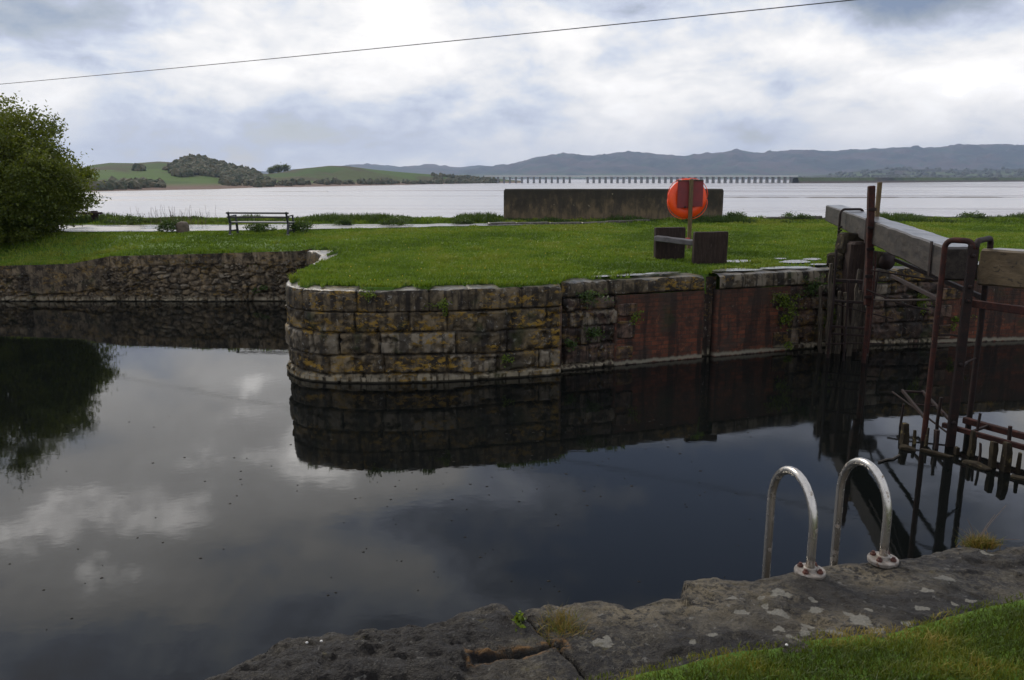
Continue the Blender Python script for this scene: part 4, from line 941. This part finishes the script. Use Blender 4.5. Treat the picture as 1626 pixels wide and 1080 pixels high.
# ------------------------------------------------------------ near bank
ED = [(-60, -12), (-12, -4.0), (-4, -.6), (-2.2, .95), px(200, 1135, 1.4)[:2], px(330, 1080, 1.4)[:2], px(400, 1040, 1.4)[:2], px(480, 1002, 1.42)[:2], px(560, 986, 1.44)[:2], px(640, 972, 1.46)[:2], px(700, 960, 1.47)[:2], px(790, 945, 1.47)[:2], px(803, 950, 1.47)[:2], px(815, 964, 1.47)[:2], px(845, 948, 1.47)[:2],
      px(960, 938, 1.47)[:2], px(985, 948, 1.47)[:2], px(1000, 955, 1.47)[:2], px(1030, 948, 1.47)[:2], px(1050, 941, 1.47)[:2], px(1078, 938, 1.47)[:2], px(1084, 912, 1.47)[:2], px(1130, 906, 1.47)[:2], px(1190, 908, 1.47)[:2],
      px(1240, 900, 1.47)[:2], px(1300, 884, 1.47)[:2], px(1440, 872, 1.47)[:2], px(1500, 860, 1.47)[:2], px(1530, 856, 1.47)[:2], px(1568, 865, 1.47)[:2], px(1626, 852, 1.47)[:2], px(1700, 846, 1.47)[:2], (3.6, 3.75), (6, 4.3), (7.6, 5.1), (9, 5.8), (60, 8)]
EX = np.array([p[0] for p in ED]); EY = np.array([p[1] for p in ED])
def nearY(x): return np.interp(x, EX, EY)
GE = [px(700, 1130, 1.47)[:2], px(1000, 1082, 1.47)[:2], px(1130, 1052, 1.47)[:2], px(1180, 1040, 1.47)[:2], px(1250, 1030, 1.47)[:2], px(1300, 1016, 1.47)[:2], px(1420, 1008, 1.47)[:2], px(1500, 984, 1.47)[:2], px(1560, 968, 1.47)[:2], px(1626, 955, 1.47)[:2]]
GEX = np.array([-60, -12, -3]+[p[0] for p in GE]+[4.0, 7.6, 60]); GEY = np.array([-13.5, -5.5, -.9]+[p[1] for p in GE]+[2.85, 3.8, 6.5])
def ngrassY(x): return np.interp(x, GEX, GEY)
nw = empty('quay_wall', (1, 2.5, 0)); tag(nw, 'near worn stone quay edge with lichen patches under the steel ladder rails', 'wall')
crk0 = Vector(px(812, 955, 1.47)); crk1 = Vector(px(905, 1050, 1.47))
LS = [(1238, 944, .045, .02), (1178, 971, .035, .014), (1237, 975, .045, .02), (1215, 962, .02, .012), (1280, 990, .03, .014), (1296, 965, .03, .015), (1236, 999, .024, .014), (1277, 1005, .025, .014), (1367, 985, .04, .03), (1352, 972, .025, .014), (1395, 1002, .04, .016), (1325, 1005, .04, .013), (1380, 970, .02, .012),
      (1475, 943, .035, .012), (1500, 925, .05, .016), (1540, 953, .03, .012), (1517, 960, .015, .01), (956, 1023, .045, .022), (1129, 1012, .022, .011), (1101, 1022, .017, .011), (965, 1012, .015, .012), (1160, 950, .018, .01), (1465, 968, .03, .012), (1290, 950, .015, .01), (1568, 880, .03, .015), (1255, 1012, .025, .012), (1210, 948, .015, .008), (1440, 990, .03, .012), (1342, 1040, .02, .01)]
def nearstone(name, x0, x1, step, seed, dip, dark):
    xs = np.arange(x0, x1, step); eY = nearY(xs)+.012*fbm(xs*9, xs*0, 0, seed, 4)+.03*fbm(xs*3, xs*0, 0, seed+2, 3)
    wq = np.r_[np.linspace(-1.9, -.14, 30), np.arange(-.13, .30, step*.8), np.arange(.30, 1.25, step*1.1)]
    Wg = wq[:, None]+xs[None, :]*0; Xg = xs[None, :]+Wg*0; Eg = eY[None, :]+Wg*0
    up = Wg > 0
    Yg = np.where(up, Eg-Wg, Eg+.0); Zg = np.where(up, 1.47, 1.47+Wg)
    R = .05
    ex = np.exp(-np.abs(Wg)/R)*R*.55; Yg = Yg-ex; Zg = Zg-ex
    left = ss(-.02, -.35, Xg-(crk0.x+(crk1.x-crk0.x)*(crk0.y-Yg)/(crk0.y-crk1.y)))     # 1 on the rough left stone
    rid = fbm(Xg*6+2*fbm(Xg*3, Yg*3, 0, 5, 2), Yg*13, 0, 91, 4); rid2 = 1-np.abs(fbm(Xg*11+1.5*fbm(Xg*5, Yg*5, 0, 2, 2), Yg*26+Xg*8, 0, 93, 3))*5; fv1, fv2, fcid = voro(Xg*9+1.2*fbm(Xg*6, Yg*6, 0, 3, 3), Yg*12+1.2*fbm(Xg*6, Yg*6, 5, 3, 3), 17)
    Zg = Zg+np.where(up, left*(.06*rid+.010*rid2)+.016*(1-left)*(fcid-.5)*ss(0, .12, fv2-fv1)+.05*fbm(Xg*4, Yg*4, 0, 95, 4)+(.018+.022*left)*fbm(Xg*20, Yg*28, 0, 96, 4), 0)
    Zg = Zg-np.where(up, left*.04*ss(.3, .0, Wg), left*.04)
    Yg = Yg+np.where(up, 0, .05*fbm(Xg*4, Zg*4, 0, 97, 4)+.02*fbm(Xg*16, Zg*16, 0, 98, 3)-.02)
    # joint between the stones
    dcr = Xg-(crk0.x+(crk1.x-crk0.x)*(crk0.y-Yg)/(crk0.y-crk1.y))+.012*fbm(Yg*14, Yg*0, 0, 99, 3); crack = np.exp(-(dcr/.007)**2)*up
    Zg = Zg-.035*crack
    # iron cramp slot
    s0 = px(742, 1043, 1.47); s1 = px(900, 1024, 1.47); ax = np.array([s1[0]-s0[0], s1[1]-s0[1]]); L = np.hypot(*ax); ax /= L
    al = (Xg-s0[0])*ax[0]+(Yg-s0[1])*ax[1]; ac = -(Xg-s0[0])*ax[1]+(Yg-s0[1])*ax[0]
    q = np.maximum(np.abs(al-L/2)-L/2+.01, np.abs(ac)-.022+.004*fbm(Xg*30, Yg*30, 0, 7, 2)); slot = ss(.005, -.012, q); rim = np.exp(-((q-.008)/.006)**2)
    Zg = Zg-.025*slot*up
    li = np.zeros(Xg.shape)
    wx = Xg+.02*fbm(Xg*25, Yg*25, 0, 6, 3)*1.5; wy = Yg+.02*fbm(Xg*25, Yg*25, 4, 6, 3)*1.5
    for (u, v, a_, b_) in LS:
        c_ = px(u, v, 1.47); li = np.maximum(li, 1.0*np.exp(-(((wx-c_[0])/a_)**2+((wy-c_[1])/(b_*1.7))**2)))
    tan = np.zeros(Xg.shape)
    for (u, v, a_, b_) in [(880, 955, .14, .05), (1000, 970, .22, .05), (1120, 930, .16, .06), (1230, 940, .12, .04), (1330, 985, .2, .05), (1380, 915, .14, .04), (1090, 960, .2, .04), (1330, 900, .15, .03)]:
        c_ = px(u, v, 1.47); tan = np.maximum(tan, np.exp(-(((Xg-c_[0])/a_)**2+((Yg-c_[1])/(b_*2))**2)))
    dk = np.clip(left*.6+.9*ss(.40, .60, fbm(Xg*2.5, Yg*4, 0, 33, 4)+.5)*(Wg > .12)+slot, 0, 1)*(1-.6*tan)
    G = np.stack([Xg, Yg, Zg], -1)
    grid(name, G, M['nearcop'], nw, True, {'lichen': li*up, 'tan': tan*up, 'dark': dk, 'rust': np.clip(rim*up, 0, 1)*(al < L+.05)*(al > -.05), 'crack': np.clip(crack+slot*.7, 0, 1)})
nearstone('coping', -1.75, 3.3, .0085, 201, 0, 0)
nearstone('coping', -12, -1.76, .08, 203, 0, 0)
nearstone('coping', 3.31, 14, .06, 205, 0, 0)
# ground under the viewer
xs = np.unique(np.r_[np.arange(-60, -3, 1.), np.arange(-3, 4.5, .05), np.arange(4.5, 60, 1.)])
gy = ngrassY(xs)+.03*fbm(xs*7, xs*0, 0, 7, 3); tq = np.linspace(0, 1, 60)[:, None]**2.2
Yg = gy[None, :]-tq*(gy[None, :]+30); Xg = xs[None, :]+Yg*0
def nz(x, y): return 1.485+.045*ss(0, .35, ngrassY(x)-y)+.03*fbm(x*2, y*2, 0, 17, 3)
Zg = nz(Xg, Yg); Zg[0, :] = 1.40
o = grid('near_bank', np.stack([Xg, Yg, Zg], -1), M['lawn'], None, True, flip=True); tag(o, kind='structure')
r = np.random.default_rng(31); N = 120000
Xg = r.random(N)*4.6-.6; Yg = ngrassY(Xg)+.03-(r.random(N)**1.15)*1.3
pat = fbm(Xg*4, Yg*5, 0, 22, 4)+.5; dE = np.clip((ngrassY(Xg)-Yg)/.10, 0, 1)
k = r.random(N) < (.35+.65*dE); Xg = Xg[k]; Yg = Yg[k]; pat = pat[k]; dE = dE[k]; n = len(Xg)
tint = np.clip(.36+2.4*(pat-.5)+.4*(1-dE)+.6*(r.random(n)-.5), 0, 1)
o = blades('near_grass', Xg, Yg, nz(Xg, Yg)-.004, (.014+.018*r.random(n)+.022*pat**2)*(.6+.4*dE), .0028+.002*r.random(n), M['grassnear'], 1.3, tint, seed=6); tag(o, 'short yellow-green turf in the near right corner', 'grass', kind='stuff')

c_ = px(893, 1000, 1.46)
o = tuft('grass_tuft', 'orange and green grass tuft in the joint of the near stones', (c_[0], c_[1], 1.44), 900, .055, (.035, .05), M['drygrass'], .003, 3, 1.5)
c2 = px(918, 1018, 1.46); tuft('grass_tuft', 'small rusty orange moss tuft at the lower end of the joint', (c2[0], c2[1], 1.44), 450, .035, (.018, .028), M['drygrass'], .003, 4, 1.6)
c2 = px(1558, 862, 1.47); tuft('grass_tuft', 'yellow-green grass tuft on the quay edge right of the ladder rails', (c2[0], c2[1], 1.45), 700, .05, (.035, .018), M['drygrass'], .003, 5, 1.6)
c3 = px(824, 988, 1.46)
wallplant('small bright green leafy weed at the crack between near stones', (c3[0], c3[1], 1.475), .022, .016, 130, M['fern'], .009, 77, 'weed', .3)
mb = MB()
for (du, dv) in ((-30, -25), (-14, -38), (48, -60), (30, -45), (70, -5), (60, 10), (-22, -10)):
    a = px(1550, 862, 1.46); b = pxd(1550+du, 862+dv, a[1]+.05*random.random()); mb.tube([a, tuple((a[i]+b[i])/2+(.01 if i == 2 else 0) for i in range(3)), b], .0016, 4, .0008, cap=False)
o = mb.build('dry_stalks', M['reed']); tag(o, 'thin dry stalks rising from the tuft on the quay edge', 'dry stalks')
for i, (u, v) in enumerate([(487, 1012), (510, 1010), (515, 1042), (631, 1076), (1248, 1042)]):
    q = px(u, v, 1.46); m_ = MB().lathe((q[0], q[1], 1.435 if i < 4 else 1.50), (0, .2, 1), [(.003, 0), (.006, .003), (.005, .006), (.002, .008)], 8); o = m_.build('pebble', M['pebble'], None, True, rough=.002)
    tag(o, ['white pebble leftmost on the dark rough stone', 'second white pebble just right of the leftmost one', 'white pebble lower on the dark rough stone', 'white pebble at the bottom edge of the dark stone', 'white pebble on the near turf edge'][i], 'pebble', 'white pebbles on the near quay')
# white pebbles sit on the stone: lift them on to it
# ladder
ld = empty('dock_ladder', (1.4, 3.2, 1.47)); tag(ld, 'galvanised steel ladder with two arched grab rails bolted to the quay', 'ladder')
feet = []
for (u, v) in ((1286, 908), (1402, 889)):
    f_ = Vector(px(u, v, 1.475)); out = Vector((-.075, .31, 0)); top = .365; n_ = 16; R = .155; pts = [f_+Vector((0, 0, -.005)), f_+Vector((0, 0, .08)), f_+Vector((0, 0, top-.20))]
    o_ = f_+out
    for i in range(n_+1):
        t_ = pi*i/n_; pts.append(f_.lerp(o_, (1-math.cos(t_))/2)+Vector((0, 0, top-.17+.19*math.sin(t_))))
    pts += [o_+Vector((0, 0, .1)), o_+Vector((0, 0, -.6)), o_+Vector((0, 0, -1.8))]; feet.append(o_)
    pts[0:3] = [pts[0], pts[1], pts[2]]
    rl = MB().tube(pts, .0182, 16).build('grab_rail', M['steel'], ld, True)
    fl = MB().lathe(f_+Vector((0, 0, .0)), (0, .0, 1), [(.062, -.01), (.064, .004), (.062, .009), (.03, .010), (.027, .022), (.0225, .024)], 28).build('flange', M['flange'], ld, False)
    bm_ = MB()
    for k_ in range(4):
        a_ = pi/4+k_*pi/2; q = f_+Vector((math.cos(a_)*.043, math.sin(a_)*.043, .008)); bm_ = MB().lathe(q, (0, 0, 1), [(.0125, 0), (.0125, .010), (.008, .013), (.007, .019)], 6); bm_.build('bolt', M['bolt'], ld)
for k_ in range(5):
    z_ = -.22-k_*.27; a = feet[0]+Vector((0, 0, z_)); b = feet[1]+Vector((0, 0, z_)); MB().tube([a, b], .014, 10).build('rung', M['steel'], ld, True)

# floating specks on the canal
V = []; Fc = []; r = random.Random(3)
for i in range(170):
    if r.random() < .55: u = r.gauss(880, 190); v = r.gauss(735, 55)
    else: u = r.uniform(0, 1200); v = r.uniform(660, 960)
    if u < 200 and r.random() < .5: v = r.uniform(850, 1000)
    q = px(u, v, .003); 
    if q[1] > edgeY(q[0])-.2 or q[1] < nearY(q[0])+.15: continue
    s_ = r.uniform(.004, .012)*(q[1]/8+.3); b = len(V); n_ = 6; a0 = r.random()*6
    V.append((q[0], q[1], .006))
    for k_ in range(n_): rr_ = s_*r.uniform(.5, 1.2); V.append((q[0]+rr_*math.cos(a0+k_*pi/3)*1.3, q[1]+rr_*math.sin(a0+k_*pi/3), .002))
    for k_ in range(n_): Fc.append((b, b+1+k_, b+1+(k_+1) % n_))
o = fast('floating_debris', V, Fc, M['debris']); tag(o, 'tiny leaves and specks floating on the canal', 'debris', kind='stuff')

# overhead cable
a = Vector(px(0, 132, 8.8)); b = Vector(px(1335, 0, 8.8)); d_ = (b-a); pts = []
for i in range(41):
    t_ = -.6+i/40*2.1; q = a+d_*t_; sag = -.55*(1-((t_-.45)/1.05)**2)+.32
    pts.append((q.x, q.y, q.z+sag*.5))
o = MB().tube(pts, .017, 6).build('overhead_cable', M['iron_cable'], None, True); tag(o, 'thin dark cable crossing the sky from left to upper right', 'cable')

# ------------------------------------------------------------ hills
def terrain(name, us, d0, d1, d2, vt, m, seed, rough, nrow=40, foot=-3.4, us_step=4):
    U = np.arange(us[0], us[1], us_step); D0 = interp(U, d0); D1 = interp(U, d1); D2 = D1+d2; vt_ = interp(U, vt)
    zr = H+(283-vt_)*D1/F; t = np.linspace(0, 1, nrow)[:, None]
    D = np.where(t < .7, D0+(D1-D0)*(t/.7), D1+(D2-D1)*((t-.7)/.3))
    prof = np.where(t < .7, ss(-.04, 1.05, t/.7)**1.1, 1-ss(0, 1, (t-.7)/.3)*.9)
    X_ = (U[None, :]-813)/F*D; 
    Z_ = foot+(zr[None, :]-foot)*prof; amp = np.clip(t*2.2, 0, 1)*np.exp(-((t-.7)/.35)**2*0)
    Z_ = Z_+rough*amp*fbm(X_/90, D/90, 0, seed, 5)*np.clip((zr-foot)/30, .2, 1.5)*np.where(np.abs(t-.7) < .08, .35, 1)
    Z_ = np.where(t < .02, foot, Z_)
    o = grid(name, np.stack([X_, D, Z_], -1), m, None, True); tag(o, kind='structure'); return (U, t, X_, D, Z_)
L1 = terrain('hill', (-500, 830), [(-500, 300), (150, 335), (350, 430), (500, 560), (650, 720), (800, 1000)], [(-500, 700), (150, 720), (400, 800), (500, 860), (650, 980), (830, 1150)], 260,
        [(-500, 275), (90, 272), (140, 268), (165, 262), (190, 259), (230, 260), (265, 257.5), (300, 260), (315, 257), (335, 256.5), (352, 262), (372, 268), (400, 273), (430, 277), (455, 274), (480, 269), (530, 264), (560, 265), (600, 270), (650, 274), (700, 278), (760, 282), (830, 287)], M['hill'], 301, 9)
L2 = terrain('far_hill', (700, 2300), [(700, 4200), (2300, 4000)], [(700, 6000), (2300, 5600)], 900,
        [(700, 284), (740, 276), (780, 267), (815, 262), (850, 252), (880, 247), (905, 246.5), (925, 250), (960, 247), (990, 244), (1040, 246.5), (1080, 250.5), (1120, 246), (1160, 240), (1200, 244.5), (1245, 240.5), (1270, 240.5), (1300, 242), (1370, 239), (1400, 236), (1455, 237.5), (1500, 233.5), (1540, 232), (1570, 232.5), (1626, 232), (1900, 236), (2300, 240)], M['farhill'], 311, 60, nrow=70)
L3 = terrain('distant_hill', (300, 1000), [(300, 4300), (1000, 4300)], [(300, 6900), (1000, 6900)], 300,
        [(300, 282), (400, 275), (440, 273), (520, 268), (570, 262), (600, 262), (640, 266), (690, 262.5), (730, 267), (760, 264), (800, 266), (860, 262), (1000, 262)], M['farhill'], 321, 30)
L4 = terrain('low_hill', (1230, 2300), [(1230, 2300), (1500, 2100), (2300, 2100)], [(1230, 3500), (2300, 3300)], 500, [(1200, 284), (1260, 281), (1340, 274), (1400, 268), (1470, 270), (1540, 271), (1626, 268), (2300, 270)], M['farhill'], 331, 12)

# woodland on the hills: clumps of crowns as one mass each
import bmesh
bm = bmesh.new(); bmesh.ops.create_icosphere(bm, subdivisions=2, radius=1); IV = np.array([v.co[:] for v in bm.verts]); IF = np.array([[v.index for v in f.verts] for f in bm.faces]); bm.free()
def zon(L, x, y):
    U, t, X_, D, Z_ = L; u = 813+F*x/y; j = np.clip(np.searchsorted(U, u), 1, len(U)-1); col = D[:, j]; return float(np.interp(y, col, Z_[:, j]))
def crowns(name, pts, rr, m, label, squash=.9, seed=0):
    V = []; Fc = []; n = 0; r = np.random.default_rng(seed)
    for (x, y, z) in pts:
        s_ = r.uniform(*rr); o_ = r.random(3)*50; k = 1+1.5*fbm(IV[:, 0]*2.2+o_[0], IV[:, 1]*2.2+o_[1], IV[:, 2]*2.2+o_[2], 3, 3)
        v = IV*k[:, None]*np.array([s_, s_, s_*squash*r.uniform(.8, 1.3)])+np.array([x, y, z+s_*.35]); V.append(v); Fc.append(IF+n); n += len(IV)
    o = fast(name, np.vstack(V), np.vstack(Fc), m, None, False); tag(o, label, 'woodland', kind='stuff'); return o
r = np.random.default_rng(8)
def scatter(L, u0, u1, f0, f1, n, shape=None):
    out = []
    U, t, X_, D, Z_ = L
    for i in range(n):
        u = r.uniform(u0, u1); f = r.uniform(f0, f1)
        if shape and not shape(u, f): continue
        j = int(np.clip(np.searchsorted(U, u), 0, len(U)-1)); y = float(np.interp(f, t[:, 0], D[:, j])); x = (u-813)/F*y; out.append((x, y, zon(L, x, y)))
    return out
hw = scatter(L1, 262, 420, .28, .72, 700, lambda u, f: f < .74-.0*(u) and f > .30+max(0, (290-u))*.010 and (u < 395 or f < .66-(u-395)*.004) and (u > 308 or f < .30+(u-262)*.0075))
crowns('woodland', hw, (2.0, 3.8), M['wood'], 'dark wood covering the rounded hill behind the hawthorn', 1.0, 1)
hl = scatter(L1, 60, 270, .08, .15, 90)+scatter(L1, 190, 300, .40, .42, 7)+scatter(L1, 400, 790, .10, .16, 110)+scatter(L1, 690, 795, .05, .6, 110)+scatter(L1, 360, 440, .15, .3, 60)
crowns('tree_belt', hl, (1.8, 3.4), M['wood'], 'belts of small trees along the foot of the green hills', 1.0, 2)
fwd = scatter(L4, 1245, 1900, .02, .10, 520)+scatter(L4, 1300, 1900, .1, .6, 380)
crowns('far_woodland', fwd, (5, 9), M['farwood'], 'dark line of trees along the far right shore', .8, 3)
fw2 = scatter(L2, 780, 1260, .01, .03, 150); crowns('far_tree_line', fw2, (4, 7), M['farwood'], 'dark tree line behind the viaduct at the foot of the fells', .7, 4)
for i, (u, v, s_, lab) in enumerate([(440, 272, 4.6, 'left tree of the small group on the skyline of the green hill'), (450, 268, 5.6, 'middle and tallest skyline tree of the group on the green hill'), (461, 269, 4.8, 'right skyline tree of the group on the green hill')]):
    y = 845; x = (u-813)/F*y; z = zon(L1, x, y); rt = empty('tree', (x, y, z)); tag(rt, lab, 'tree', 'skyline trees on the green hill')
    MB().tube([(x, y, z-1), (x+.3, y, z+s_*.5), (x, y, z+s_)], .5, 8, .2).build('trunk', M['bark'], rt)
    pts = []; rr2 = np.random.default_rng(i)
    C = rr2.normal(size=(900, 3))*np.array([s_*.40, s_*.40, s_*.30])+np.array([x, y, z+s_*.75]); leafmesh('crown', C, M['leaf'], rt, .75, i)

# mud banks in the estuary
def mud(name, u0, u1, v, hgt, seed, wid):
    V = []; Fc = []; us = np.linspace(u0, u1, 160); 
    rows = []
    for k_, f in enumerate((-1, -.4, .4, 1)):
        row = []
        for u in us:
            q = px(u, v+1.0*float(fbm(np.array(u*.01), np.array(0.), 0, seed)), SEA); ww = wid*max(0.02, (.35+1.6*float(fbm(np.array(u*.03), np.array(3.), 0, seed, 4)))); row.append((q[0], q[1]+f*ww, SEA-.12 if abs(f) > .9 else SEA-.12+.12+hgt*min(1, ww/wid*2)))
        rows.append(row)
    o = grid(name, np.array(rows), M['mud'], None, True); tag(o, kind='structure')
mud('mud_bank', 1150, 1900, 314, .28, 5, 2.2)
mud('mud_bank', 380, 520, 304.5, .12, 8, 3.5)
mud('mud_bank', 1200, 1900, 291, .35, 11, 35)
mud('mud_bank', 850, 1400, 296, .10, 12, 5)

# ------------------------------------------------------------ viaduct
vd = empty('railway_viaduct', (200, 1000, SEA)); tag(vd, 'long low railway viaduct of many grey piers across the estuary', 'viaduct')
VY = 1000.0; zt = H+(283-280.6)*VY/F
x0 = (780-813)/F*VY; x1 = (1248-813)/F*VY
mb = MB(); mb.bar((x0-8, VY, zt), (x1+6, VY, zt), 8, .9); mb.build('deck', M['leadlight'], vd)
mb = MB(); mb.bar((x0-8, VY-3.8, zt+1.1), (x1+6, VY-3.8, zt+1.1), .25, .7); mb.build('parapet', M['leadlight'], vd)
proto = None; k_ = 0; x = x0+9
while x < x1:
    u = 813+F*x/VY
    if not 909 < u < 922:
        if proto is None:
            m_ = MB(); m_.bar((x, VY, SEA-1), (x, VY, zt-.6), 2.8, 6.5, up=(0, 1, 0), w2=2.2, h2=6); m_.bar((x, VY, zt-1.5), (x, VY, zt-.7), 3.0, 7.0, up=(0, 1, 0)); proto = m_.build('pier', M['lead'], vd); px0 = x
        else:
            c_ = proto.copy(); COL.objects.link(c_); c_.parent = vd; c_.location = (x-px0, 0, 0)
    x += 7.44
# embankment at the right end
xe = x1+5; gx = np.linspace(xe, xe+600, 40); gy_ = np.array([-14, -7, 7, 14])
G = np.stack([np.broadcast_to(gx[None, :], (4, 40)), VY+gy_[:, None]+(gx[None, :]-xe)*.8, np.array([SEA-.3, zt-1.2, zt-1.2, SEA-.3])[:, None]+gx[None, :]*0], -1)
o = grid('embankment', G, M['farhill'], None, True); tag(o, kind='structure')

# ------------------------------------------------------------ haze
t = T('haze'); pv = t.n('VolumePrincipled'); pv.inputs['Color'].default_value = (.60, .74, 1.0, 1); pv.inputs['Density'].default_value = .000105; pv.inputs['Anisotropy'].default_value = .2
t.nt.links.new(pv.outputs[0], t.out.inputs['Volume'])
mb = bmesh.new(); bmesh.ops.create_cube(mb, size=1); me = bpy.data.meshes.new('haze'); mb.to_mesh(me); mb.free()
hz = link('haze', me, None, t.m); hz.scale = (15400, 7900, 310); hz.location = (0, 3950-60, -4.6+155); tag(hz, kind='stuff')
hz['label'] = 'thin grey-blue haze over the whole estuary'; hz['category'] = 'haze'
